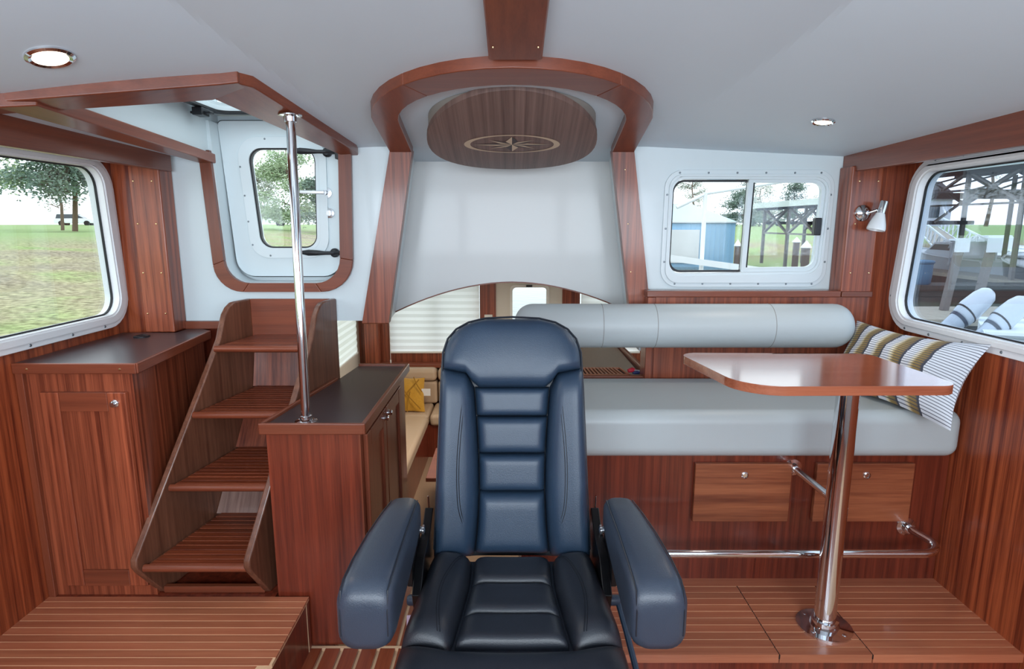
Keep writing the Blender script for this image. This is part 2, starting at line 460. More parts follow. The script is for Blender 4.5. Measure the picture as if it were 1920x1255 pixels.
# ---- windshield wall behind the camera
wf = MB(); wf.plate([(-1.7, -0.1), (1.63, -0.1), (1.63, 2.3), (-1.7, 2.3)], [[(-1.5, 1.16), (-0.56, 1.16), (-0.56, 1.85), (-1.45, 1.8)], [(-0.48, 1.16), (0.48, 1.16), (0.48, 1.9), (-0.48, 1.9)], [(0.56, 1.16), (1.43, 1.16), (1.38, 1.8), (0.56, 1.85)]],
        (0, -0.8, 0), (1, 0, 0), (0, 0, 1), (0, -1, 0), 0.06)
tag(wf.build('wall_front', 'gelcoat', None, False), kind='structure')

# ---- aft bulkhead, left part with the hatchway notch
notch_in = [(-0.715, 1.92), (-0.735, 1.251), (-1.222, 1.251), (-1.250, 1.92)]
fin = fillet(notch_in, [0, .11, .10, 0])
m = MB(); m.plate([(-1.70, 1.92), (-1.70, 1.084), (-0.60, 1.084), (-0.455, 1.92)] + fin, [], (0, YB, 0), (1, 0, 0), (0, 0, 1), (0, 1, 0), 0.09)
tag(m.build('wall_back', 'gelcoat', None, True), kind='structure')
# right part with the sliding window
BW_out = fillet([(0.637, 1.232), (1.347, 1.232), (1.352, 1.722), (0.640, 1.722)], .075)
BW_in = fillet([(0.672, 1.290), (1.305, 1.300), (1.318, 1.682), (0.674, 1.684)], .05)
m = MB(); m.plate([(0.455, 1.92), (0.56, 0.95), (1.62, 0.95), (1.62, 1.92)], [inset(BW_in, -.012)], (0, YB, 0), (1, 0, 0), (0, 0, 1), (0, 1, 0), 0.06)
tag(m.build('wall_back', 'gelcoat', None, False), kind='structure')
w2 = setting('window_2', (1.0, YB, 1.23))
MB().plate(BW_out, [inset(BW_in, -.012)], (0, YB, 0), (1, 0, 0), (0, 0, 1), (0, -1, 0), 0.008).build('window_frame', 'gelcoat_frame', w2, bevel=.003, seg=3)
MB().plate(inset(BW_out, .018), [inset(BW_in, -.010)], (0, YB - .008, 0), (1, 0, 0), (0, 0, 1), (0, -1, 0), 0.007).build('frame_lip', 'gelcoat_frame', w2, bevel=.003, seg=3)
MB().plate(inset(BW_in, -.016), [BW_in], (0, YB - .010, 0), (1, 0, 0), (0, 0, 1), (0, 1, 0), 0.06).build('inner_reveal', 'gelcoat_frame', w2)
MB().plate(fillet([(.674, 1.294), (.992, 1.296), (1.000, 1.682), (.676, 1.682)], [.05, .008, .008, .05]), [fillet([(.682, 1.302), (.985, 1.304), (.993, 1.674), (.684, 1.674)], [.045, .006, .006, .045])], (0, YB + .012, 0), (1, 0, 0), (0, 0, 1), (0, 1, 0), 0.016).build('gasket', 'rubber', w2)
sash = [(.984, 1.296), (1.316, 1.300), (1.318, 1.683), (.992, 1.683)]
MB().plate(fillet(sash, [.004, .05, .05, .004]), [fillet([(1.004, 1.316), (1.294, 1.318), (1.302, 1.670), (1.012, 1.670)], [.004, .04, .04, .004])], (0, YB - .002, 0), (1, 0, 0), (0, 0, 1), (0, 1, 0), 0.018).build('sliding_sash', 'gelcoat_frame', w2, bevel=.002)
MB().plate([(1.004, 1.316), (1.010, 1.316), (1.018, 1.670), (1.012, 1.670)], [], (0, YB - .0025, 0), (1, 0, 0), (0, 0, 1), (0, 1, 0), 0.014).build('sash_seal', 'rubber', w2)
MB().plate(fillet([(.674, 1.294), (.992, 1.296), (1.000, 1.682), (.676, 1.682)], .04), [], (0, YB + .020, 0), (1, 0, 0), (0, 0, 1), (0, 1, 0), 0.005).build('pane', 'window_glass', w2, False)
MB().plate(fillet([(1.002, 1.314), (1.298, 1.316), (1.304, 1.672), (1.010, 1.672)], .03), [], (0, YB + .006, 0), (1, 0, 0), (0, 0, 1), (0, 1, 0), 0.005).build('pane', 'window_glass', w2, False)
MB().box(1.272, 1.300, YB - .030, YB - .002, 1.452, 1.525).build('latch', 'black_plastic', w2, bevel=.004)
for xx in (.70, .82, .94, 1.06, 1.18, 1.29): screw(w2, (xx, YB - .008, 1.7095), (0, -1, 0), .0045, 'screw_grey'); screw(w2, (xx, YB - .008, 1.246), (0, -1, 0), .0045, 'screw_grey')
for zz in (1.34, 1.48, 1.62): screw(w2, (.651, YB - .008, zz), (0, -1, 0), .0045, 'screw_grey'); screw(w2, (1.338, YB - .008, zz), (0, -1, 0), .0045, 'screw_grey')

tag(MB().box(-1.64, -.86, 2.61, 2.66, -.75, 1.09).build('wall_partition', 'wood_dark', None, False), kind='structure')
# ---- hood panel between the two arch posts, with reveals
YH = 2.84
arch = []
for i in range(25):
    x = -0.60 + 1.20 * i / 24
    arch.append((x, 1.233 - 0.165 * (abs(x) / 0.6) ** 1.9))
m = MB(); m.plate([(0.6, 1.92), (-0.6, 1.92)] + arch, [], (0, YH, 0), (1, 0, 0), (0, 0, 1), (0, 1, 0), 0.02)
hood = m.build('wall_hood', 'hood_white_shaded', None, True); tag(hood, kind='structure')
m = MB(); m.plate(arch + [(x, z - .006) for x, z in reversed(arch)], [], (0, YH - .004, 0), (1, 0, 0), (0, 0, 1), (0, 1, 0), 0.03)
m.build('arch_edge', 'wood_trim_x', hood)
m = MB()
m.prism([(-.41, 2.59, 1.86), (-.535, 2.59, 1.084), (-.555, YH, 1.084), (-.43, YH, 1.86)], (-.02, 0, 0))
m.build('reveal', 'gelcoat', hood)
m = MB()
m.prism([(.41, 2.59, 1.86), (.515, 2.59, 1.084), (.535, YH, 1.084), (.43, YH, 1.86)], (.02, 0, 0))
m.build('reveal', 'gelcoat', hood)

# ---- ceiling: crowned panel with the hatch hole
HX0, HX1, HY0, HY1 = -1.25, -0.75, 1.80, 2.70
def in_hatch(x, y):
    return -1.262 < x < -0.735 - (2.6 - y) * .07 and y > 1.845 + (x + .8) * .34
g = MB(); n_x, n_y = 208, 210
idx = {}
xs = [-1.70 + 3.36 * i / n_x for i in range(n_x + 1)]; ys = [-0.86 + 3.72 * j / n_y for j in range(n_y + 1)]
for j in range(n_y):
    for i in range(n_x):
        if in_hatch((xs[i] + xs[i + 1]) / 2, (ys[j] + ys[j + 1]) / 2): continue
        f = []
        for (a, b) in ((i, j), (i, j + 1), (i + 1, j + 1), (i + 1, j)):
            if (a, b) not in idx:
                idx[(a, b)] = len(g.v); g.v.append(V((xs[a], ys[b], ceil_z(xs[a], ys[b]))))
            f.append(idx[(a, b)])
        g.f.append(tuple(f))
me = bpy.data.meshes.new('ceiling'); me.from_pydata([tuple(p) for p in g.v], [], g.f); me.update(); me.shade_smooth(); me.set_sharp_from_angle(angle=math.radians(3))
me.materials.append(MATS['ceiling_vinyl'])
co = bpy.data.objects.new('ceiling', me); link(co, None, (0, 0, 0)); tag(co, kind='structure')
md = co.modifiers.new('thick', 'SOLIDIFY'); md.thickness = 0.05; md.offset = 1.0
# make sure the thickness goes up
if me.polygons[0].normal.z < 0: md.offset = -1.0

# ---- hatch well above the ladder
hw = setting('wall_hatch', (-1.0, 2.2, 1.85))
MB().prism([(-1.262, 1.55, ceil_z(-1.262, 1.55) + .004), (-1.262, 2.72, ceil_z(-1.262, 2.72) + .004), (-1.262, 2.72, 2.03), (-1.262, 1.55, 2.05)], (-.02, 0, 0)).build('well_side', 'gelcoat', hw)
MB().prism([(-0.70, 1.70, 1.955), (-0.70, 2.72, 1.815), (-0.70, 2.72, 2.03), (-0.70, 1.70, 2.05)], (.02, 0, 0)).build('well_side', 'gelcoat', hw)
MB().prism([(-1.30, 1.64, 1.855), (-0.70, 1.84, 1.935), (-0.70, 1.84, 2.05), (-1.30, 1.64, 2.05)], (0, -.02, 0)).build('well_front', 'gelcoat', hw)
MB().plate([(-1.30, 1.80), (-.68, 1.80), (-.68, 2.74), (-1.30, 2.74)], [fillet([(-1.20, 1.86), (-.76, 1.90), (-.76, 2.60), (-1.20, 2.60)], .05)], (0, 0, 1.957), (1, 0, 0), (0, 1, 0), (0, 0, 1), 0.03).build('well_top', 'gelcoat', hw)
sk = setting('window_4', (-0.98, 2.2, 2.0))
MB().plate(fillet([(-1.225, 1.84), (-.735, 1.88), (-.735, 2.625), (-1.225, 2.625)], .05), [fillet([(-1.195, 1.87), (-.765, 1.91), (-.765, 2.595), (-1.195, 2.595)], .04)], (0, 0, 1.956), (1, 0, 0), (0, 1, 0), (0, 0, -1), 0.010).build('window_frame', 'rubber', sk, bevel=.002)
MB().plate(fillet([(-1.21, 1.85), (-.75, 1.89), (-.75, 2.61), (-1.21, 2.61)], .04), [], (0, 0, 1.966), (1, 0, 0), (0, 1, 0), (0, 0, 1), 0.008).build('pane', 'window_glass', sk, False)
lt = MB(); lt.box(-1.235, -1.195, 2.44, 2.50, 1.915, 1.945).box(-1.25, -1.17, 2.455, 2.485, 1.922, 1.932)
lt.build('latch', 'black_plastic', sk, bevel=.003)

# hatch wooden surround under the ceiling
def board_on_ceiling(name, poly, mat, t=.030, lift=.004, parent=None):
    m = MB(); n = len(poly)
    top = [(x, y, ceil_z(x, y) + lift) for x, y in poly]; bot = [(x, y, ceil_z(x, y) - t) for x, y in poly]
    m.add(top + bot, [tuple(range(n)), tuple(range(2 * n - 1, n - 1, -1))] + [(i, (i + 1) % n, n + (i + 1) % n, n + i) for i in range(n)])
    return m.build(name, mat, parent, bevel=.004)
tr = setting('trim_1', (-1.0, 2.1, 1.8))
board_on_ceiling('front_board', [(-1.50, 1.535), (-0.815, 1.785), (-0.770, 1.795), (-0.765, 1.835), (-0.880, 1.872), (-1.50, 1.640)], 'wood_trim_x', parent=tr)
board_on_ceiling('side_board', [(-0.772, 1.800), (-0.745, 1.84), (-0.635, 2.56), (-0.640, 2.605), (-0.705, 2.605), (-0.875, 1.868)], 'wood_trim_y', parent=tr)
board_on_ceiling('side_board', [(-1.235, 1.65), (-1.235, 2.605), (-1.292, 2.605), (-1.305, 1.60)], 'wood_trim_y', t=.034, parent=tr)

# ---- U shaped wooden trim around the hatchway
uo = fillet([(-0.664, 1.80), (-0.682, 1.212), (-1.270, 1.212), (-1.296, 1.80)], [0, .14, .12, 0])
ui = fillet([(-0.717, 1.80), (-0.736, 1.250), (-1.222, 1.250), (-1.249, 1.80)], [0, .11, .10, 0])
tr = setting('trim_2', (-0.98, YB, 1.21))
def useg(a, b, name='trim_piece', mat='wood_trim_z'):
    MB().plate(uo[a:b + 1] + list(reversed(ui[a:b + 1])), [], (0, YB, 0), (1, 0, 0), (0, 0, 1), (0, -1, 0), 0.022).build(name, mat, tr, bevel=.003)
useg(0, 1); useg(1, 8, mat='wood_trim_x'); useg(8, 9, mat='wood_trim_x'); useg(9, 16, mat='wood_trim_x'); useg(16, 17)
MB().box(-0.705, -0.695, 1.0, 1.0, 0, 0)

# ---- hatchway door
YD = 2.675
d1 = setting('door_1', (-1.0, YD, 1.27))
dpoly = [(-0.742, 1.930), (-0.756, 1.272), (-1.212, 1.272), (-1.250, 1.930)]
MB().plate(fillet([(-0.70, 2.02), (-0.70, 1.20), (-1.29, 1.20), (-1.29, 2.02)], .01), [], (0, YD + .030, 0), (1, 0, 0), (0, 0, 1), (0, 1, 0), 0.001) 
DW_in = fillet([(-0.852, 1.396), (-1.098, 1.396), (-1.128, 1.818), (-0.838, 1.818)], .055)
MB().plate(fillet([(-0.66, 1.955), (-0.66, 1.18), (-1.33, 1.18), (-1.33, 1.955)], .01), [inset(DW_in, -.02)], (0, YD + .034, 0), (1, 0, 0), (0, 0, 1), (0, 1, 0), 0.02).build('jamb_panel', 'gelcoat', d1)
MB().plate(fillet(inset(dpoly, -.004), [.02, .085, .085, .02]), [inset(DW_in, -.014)], (0, YD + .030, 0), (1, 0, 0), (0, 0, 1), (0, -1, 0), 0.022).build('gasket', 'rubber', d1)
MB().plate(fillet(dpoly, [.02, .08, .08, .02]), [inset(DW_in, -.020)], (0, YD, 0), (1, 0, 0), (0, 0, 1), (0, 1, 0), 0.028).build('door_panel', 'gelcoat', d1, bevel=.003)
dfo = fillet([(-0.803, 1.352), (-1.142, 1.352), (-1.176, 1.864), (-0.793, 1.864)], .085)
MB().plate(dfo, [inset(DW_in, -.006)], (0, YD, 0), (1, 0, 0), (0, 0, 1), (0, -1, 0), 0.010).build('window_frame', 'gelcoat_frame', d1, False, bevel=.003)
MB().plate(inset(DW_in, -.014), [DW_in], (0, YD - .011, 0), (1, 0, 0), (0, 0, 1), (0, 1, 0), 0.05).build('inner_reveal', 'gelcoat_frame', d1)
MB().plate(inset(DW_in, -.001), [inset(DW_in, .006)], (0, YD - .004, 0), (1, 0, 0), (0, 0, 1), (0, 1, 0), 0.02).build('gasket', 'rubber', d1)
MB().plate(inset(DW_in, .002), [], (0, YD + .004, 0), (1, 0, 0), (0, 0, 1), (0, 1, 0), 0.005).build('pane', 'window_glass', d1, False)
for p in ((-1.05, 1.855), (-.93, 1.855), (-1.163, 1.74), (-1.153, 1.62), (-1.146, 1.51), (-1.135, 1.41), (-1.06, 1.363), (-.93, 1.363)):
    screw(d1, (p[0], YD - .010, p[1]), (0, -1, 0), .0042, 'screw_grey')
def dog_latch(z, dx):
    lt = MB(); lt.lathe([(.020, 0), (.020, .012), (.013, .016), (.012, .034), (0.0, .036)], (-.800 + dx, YD, z), (0, -1, 0), 16)
    o = lt.build('latch', 'black_plastic', d1)
    hp = MB(); y0 = YD - .030
    hp.tube([(-.800 + dx, y0, z), (-.835 + dx, y0 - .004, z), (-.87 + dx, y0 - .006, z + .001), (-.905 + dx, y0 - .006, z + .002), (-.935 + dx, y0 - .004, z + .003)], [.008, .008, .012, .014, .008], 10)
    hp.tube([(-.800 + dx, y0, z), (-.775 + dx, y0 + .006, z), (-.752 + dx, y0 + .010, z)], [.010, .010, .008], 8)
    hp.build('lever', 'black_plastic', o)
    kp = MB(); kp.box(-.760 + dx, -.740 + dx, YD - .040, YD - .002, z - .030, z + .022); kp.build('keeper', 'black_plastic', d1, bevel=.003)
dog_latch(1.800, 0.012); dog_latch(1.375, 0.022)
h = MB(); h.lathe([(.024, 0), (.024, .006), (.010, .008), (.010, .030), (0, .030)], (-.803, YD, 1.632), (0, -1, 0), 18)
ho = h.build('handle', 'steel', d1)
MB().bar((-.800, YD - .034, 1.632), (-.905, YD - .038, 1.634), .016, .014).build('lever', 'steel', ho, bevel=.003)
l = MB(); l.lathe([(.021, 0), (.021, .008), (.012, .010), (.012, .014), (0, .014)], (-.793, YD, 1.546), (0, -1, 0), 18)
lo = l.build('lock', 'steel', d1); MB().box(-.796, -.790, YD - .024, YD - .012, 1.536, 1.556).build('thumb_turn', 'steel', lo)

# ---- pillars at the aft corners, valances over the side windows
def pillar(num, sx, xin, xmid, wallx):
    t = setting('trim_%d' % num, (xin, 2.55, 0.9))
    z0 = 1.05 if sx < 0 else 1.20
    MB().box(min(xin, xmid), max(xin, xmid), 2.50, 2.599, z0, 1.73).build('corner_post', 'wood_z', t, bevel=.006)
    MB().box(min(xmid, wallx), max(xmid, wallx), 2.545, 2.599, .70, 1.80).build('corner_panel', 'wood_wall', t, False)
    for zz in (1.13, 1.30, 1.50, 1.67):
        if zz < z0 + .02: continue
        for f in (.25, .85): screw(t, (xin + (xmid - xin) * f, 2.4995, zz), (0, -1, 0), .004, 'brass')
pillar(3, -1, -1.420, -1.545, -1.64)
pillar(4, 1, 1.368, 1.495, 1.57)
def valance(num, x0, x1, zb, ye):
    m = MB(); a, b = min(x0, x1), max(x0, x1)
    if x1 < x0: a = x0 - .03
    else: b = x0 + .03
    m.box(a, b, -0.85, ye, zb, 1.84)
    o = m.build('trim_%d' % num, 'wood_trim_y', None, bevel=.004); tag(o, kind='structure')
valance(5, -1.40, XL, 1.712, 2.565)
valance(6, 1.378, XR, 1.708, 2.598)
# ---- ceiling beam and horseshoe ring
bm_ = setting('trim_7', (0, 1.0, 1.9))
y0, y1 = -0.8, 1.70
def cz(x, y, t): return (x, y, 1.815 + .15 * (2.6 - y) - t)
MB().prism([cz(-.068, y0, -.01), cz(.088, y0, -.01), cz(.080, y1, -.01), cz(-.062, y1, -.01)], (0, 0, -.035)).build('beam', 'wood_trim_y', bm_, bevel=.006)
for xx in (-.048, .066): screw(bm_, cz(xx, 1.62, .025), (0, -.15, -1), .003, 'brass')
RING_C = 2.21
sl = math.hypot(1, .15)
def ring_path(r, xe, n=22):
    pts = [(xe, 2.61), (r + (xe - r) * .5, 2.41)]
    pts += [(r * math.cos(PI * i / n), RING_C - r * 1.0 * math.sin(PI * i / n)) for i in range(n + 1)]
    pts += [(-(r + (xe - r) * .5), 2.41), (-xe, 2.61)]
    return pts
ro = ring_path(.482, .503); ri = ring_path(.392, .412)
ri = [(x, RING_C - (RING_C - y) * .92 if y < RING_C else y) for x, y in ri]
tr8 = setting('trim_8', (0, RING_C, 1.8))
def ringseg(a, b, mat):
    poly = ro[a:b + 1] + list(reversed(ri[a:b + 1]))
    m = MB(); n = len(poly)
    top = [cz(x, y, -.006) for x, y in poly]; bot = [cz(x, y, .032) for x, y in poly]
    k = b - a + 1
    fs = []
    for i in range(k - 1):
        j = n - 1 - i
        fs.append((i, i + 1, j - 1, j)); fs.append((n + i, n + j, n + j - 1, n + i + 1))
    fs += [(i, (i + 1) % n, n + (i + 1) % n, n + i) for i in range(n)]
    m.add(top + bot, fs); m.build('ring_segment', mat, tr8, bevel=.003)
ringseg(0, 8, 'wood_trim_y'); ringseg(8, 18, 'wood_trim_x'); ringseg(18, 26, 'wood_trim_y')
# ---- arch posts
ap = setting('trim_9', (0, 2.6, 1.08))
MB().plate([(-.500, 1.800), (-.647, 1.076), (-.532, 1.076), (-.408, 1.800)], [], (0, 2.560, 0), (1, 0, 0), (0, 0, 1), (0, 1, 0), .05).build('arch_post', 'wood_z', ap, bevel=.005)
MB().plate([(.500, 1.800), (.602, 1.076), (.512, 1.076), (.408, 1.800)], [], (0, 2.560, 0), (1, 0, 0), (0, 0, 1), (0, 1, 0), .05).build('arch_post', 'wood_z', ap, bevel=.005)
for zz in (1.12, 1.3, 1.5, 1.72):
    screw(ap, (.508 + (1.8 - zz) * .10 * .9 - .05, 2.5595, zz), (0, -1, 0), .003, 'brass')
# ================================================================== THINGS IN THE PILOTHOUSE
# ---- helm chair
def patch(mb, left, right, v0, v1, surf, h, nu=14, nv=14, n=4.0, edge_u=1.0, edge_v=1.0, depth=0.03, back=True):
    """a puffy four sided panel: left(v), right(v) give the sides, surf(u,v,h) maps to space"""
    def prof(s):
        s = abs(2 * s - 1); return max(0.0, 1 - s ** n) ** (1 / 2.2)
    def fn(a, b):
        # cluster samples near the edges
        a2 = 0.5 - 0.5 * math.cos(PI * a); b2 = 0.5 - 0.5 * math.cos(PI * b)
        v = v0(a2) + (v1(a2) - v0(a2)) * b2 if callable(v0) else v0 + (v1 - v0) * b2
        l, r = left(v), right(v); u = l + (r - l) * a2
        return surf(u, v, -depth + (h + depth) * prof(a2) * prof(b2))
    mb.grid(fn, nu, nv)
    if back:
        mb.grid(lambda a, b: fn(1 - a, b) if False else surf(*( (lambda v: (left(v) + (right(v) - left(v)) * (0.5 - 0.5 * math.cos(PI * (1 - a))), v))((v0(0.5) if callable(v0) else v0) + ((v1(0.5) if callable(v1) else v1) - (v0(0.5) if callable(v0) else v0)) * (0.5 - 0.5 * math.cos(PI * b)))), -depth), 4, 4)
    return mb

chair = thing('helm_chair', (0, 1.35, 0), 'dark navy leather pilot chair with padded armrests in the middle of the cabin', 'chair')
BY0, BZ0, BY1, BZ1 = 1.60, 0.55, 1.75, 1.22
bd = V((0, BY1 - BY0, BZ1 - BZ0)).normalized(); bn = V((0, -bd.z, bd.y))
def bsurf(u, v, h):
    p = V((u, BY0, BZ0)) + bd * v + bn * h
    # gentle wrap: side bolsters come forward, head curls back
    p += bn * (0.035 * (abs(u) / 0.21) ** 2) * (1 - max(0, v - .5) / .25 if v > .5 else 1)
    p.y += max(0, v - .56) ** 2 * 1.2
    return p
def outer(v):
    if v < .545: return 0.221 - 0.036 * v
    t = min(1, (v - .545) / .147); return 0.2015 * (1 - t ** 3.0) ** (1 / 2.8) if t < 1 else 0.0
def outer_v(v): return max(outer(v), .02)
def centre(v):
    t = v / .5
    return .112 - .016 * math.sin(PI * min(1, max(0, t)) ** .8)
# shell behind the cushions
m = MB()
rings = []
for k in range(13):
    v = -0.005 + 0.694 * (0.5 - 0.5 * math.cos(PI * k / 12)); w = outer_v(v) - .012
    ring = []
    for (su, sh) in ((-1, .0), (-.98, -.045), (-.8, -.075), (0, -.09), (.8, -.075), (.98, -.045), (1, 0), (.5, .0), (-.5, .0)):
        ring.append(bsurf(su * w, v, sh - .040))
    rings.append(ring)
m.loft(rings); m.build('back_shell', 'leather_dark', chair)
# headrest pad: lower corners reach down over the bolsters
m = MB()
def head_lo(u): return .492 + .050 * max(0, (abs(u) - .5) / .5)
def head(a, b):
    a2 = 0.5 - 0.5 * math.cos(PI * a); b2 = 0.5 - 0.5 * math.cos(PI * b)
    s = 2 * a2 - 1
    e_ = abs(s); lo = .489 if e_ < .52 else (.489 + .042 * (e_ - .52) / .12 if e_ < .64 else .531 + .014 * (e_ - .64) / .36)
    v = lo + (.690 - lo) * b2
    w = outer_v(v)
    pu = max(0, 1 - abs(s) ** 6) ** .45; pv = max(0, 1 - abs(2 * b2 - 1) ** 8) ** .45
    return bsurf(s * w, v, -.03 + .068 * pu * pv)
m.grid(head, 26, 18); m.build('headrest', 'leather', chair, ang=80)
rows = [(.010, .1895), (.1905, .2985), (.2995, .4065), (.4075, .4915)]
for (a, b) in rows:
    m = MB(); patch(m, lambda v: -centre(v) + .0005, lambda v: centre(v) - .0005, a, b, bsurf, .026, 20, 14, 9, depth=.035, back=False)
    m.build('back_cushion', 'leather', chair, ang=80)
for s in (-1, 1):
    m = MB()
    def bol(a, b, s=s):
        a2 = 0.5 - 0.5 * math.cos(PI * a); b2 = 0.5 - 0.5 * math.cos(PI * b)
        top = .492 + .042 * a2 / .22 if a2 < .22 else .534 + .013 * (a2 - .22) / .78
        v = .002 + (top - .002) * b2
        inn = centre(v) + .0005; ou = outer_v(v) + .004
        u = inn + (ou - inn) * a2
        pu = max(0, 1 - abs(2 * a2 - 1) ** 4.5) ** .5; pv = max(0, 1 - abs(2 * b2 - 1) ** 14) ** .5
        return bsurf(s * u, v, -.035 + .078 * pu * pv)
    m.grid(bol, 14, 26); bo = m.build('back_bolster', 'leather', chair, ang=80)
    # double row of stitching curving down the bolster
    for dx in (0, .006):
        path = []
        for i in range(25):
            v = .06 + .46 * i / 24
            inn = centre(v); f = .30 + .16 * math.sin(PI * min(1, i / 20)) - (.25 * max(0, (6 - i) / 6) ** 2)
            ou = outer_v(v); u = inn + (ou - inn) * f + dx
            a2 = (u - inn - .0005) / (ou + .004 - inn - .0005)
            pu = max(0, 1 - abs(2 * a2 - 1) ** 3.2) ** .5; b2 = (v - .002) / (.492 + .042 * a2 / .22 - .002 if a2 < .22 else .532 + .013 * (a2 - .22) / .78); pv = max(0, 1 - abs(2 * b2 - 1) ** 9) ** .5
            path.append(bsurf(s * u, v, -.035 + .078 * pu * pv + .0002))
        MB().tube(path, .0012, 5).build('stitching', 'thread', bo)
# piping round the whole back
path = []
for i in range(41):
    t = i / 40
    if t < .36: v = .03 + .515 * t / .36; u = -outer_v(v)
    elif t > .64: v = .03 + .515 * (1 - t) / .36; u = outer_v(v)
    else:
        a = PI * (1 - (t - .36) / .28); c = math.cos(a); sn = math.sin(a)
        u = .2015 * math.copysign(abs(c) ** (2 / 2.8), c); v = .545 + .147 * abs(sn) ** (2 / 3.0)
    path.append(bsurf(u * 1.012, v + (.003 if .36 < t < .64 else 0), -.016))
MB().tube(path, .0035, 6).build('piping', 'leather_dark', chair)
# seat
SZ = .575
def ssurf(u, v, h):
    y = 1.545 - v
    z = SZ + h - .010 * math.sin(PI * min(1, v / .5)) + .012 * (abs(u) / .22) ** 2
    if v > .40: z -= (v - .40) ** 2 * 2.0
    return V((u, y, z))
def sout(v): return .222 + .028 * min(1, v / .3)
def scen(v): return .108 + .026 * max(0, (v - .1)) / .25
m = MB(); rings = []
for k in range(9):
    v = -.02 + .52 * k / 8; w = sout(v) - .01
    rings.append([ssurf(-w, v, -.03), ssurf(-w, v, -.10), ssurf(w, v, -.10), ssurf(w, v, -.03)])
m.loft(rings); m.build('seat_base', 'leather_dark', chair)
for (a, b) in ((-.005, .1085), (.1095, .2305), (.2315, .3365)):
    m = MB(); patch(m, lambda v: -scen(v) + .0005, lambda v: scen(v) - .0005, a, b, ssurf, .016, 20, 14, 9, depth=.03, back=False)
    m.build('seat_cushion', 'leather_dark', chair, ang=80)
m = MB()
def front_pad(a, b):
    a2 = 0.5 - 0.5 * math.cos(PI * a); b2 = 0.5 - 0.5 * math.cos(PI * b); s = 2 * a2 - 1
    lo = .338 + (.014 if abs(s) < .55 else .014 - .03 * (abs(s) - .55) / .45)
    v = lo + (.53 - lo) * b2
    pu = max(0, 1 - abs(s) ** 6) ** .45; pv = max(0, 1 - abs(2 * b2 - 1) ** 4) ** .45
    return ssurf(s * (sout(v) + .004), v, -.04 + .058 * pu * pv)
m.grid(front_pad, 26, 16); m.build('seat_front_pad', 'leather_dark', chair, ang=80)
for s in (-1, 1):
    m = MB()
    def sb(a, b, s=s):
        a2 = 0.5 - 0.5 * math.cos(PI * a); b2 = 0.5 - 0.5 * math.cos(PI * b)
        v1 = .350 - .022 * a2; v = -.02 + (v1 + .02) * b2
        inn = scen(v) + .002; ou = sout(v) + .004; u = inn + (ou - inn) * a2
        pu = max(0, 1 - abs(2 * a2 - 1) ** 3.2) ** .5; pv = max(0, 1 - abs(2 * b2 - 1) ** 8) ** .5
        return ssurf(s * u, v, -.045 + .078 * pu * pv)
    m.grid(sb, 14, 20); bo = m.build('seat_bolster', 'leather_dark', chair, ang=80)
    for dx in (0, .006):
        path = []
        for i in range(19):
            v = .02 + .30 * i / 18
            inn = scen(v) + .002; ou = sout(v) + .004; f = .16 + .30 * math.sin(PI * (i / 18) ** .8 * .9)
            a2 = f + dx / (ou - inn); u = inn + (ou - inn) * a2
            v1 = .350 - .022 * a2; b2 = (v + .02) / (v1 + .02)
            pu = max(0, 1 - abs(2 * a2 - 1) ** 3.2) ** .5; pv = max(0, 1 - abs(2 * b2 - 1) ** 8) ** .5
            path.append(ssurf(s * u, v, -.045 + .078 * pu * pv + .0004))
        MB().tube(path, .0011, 5).build('stitching', 'thread', bo)
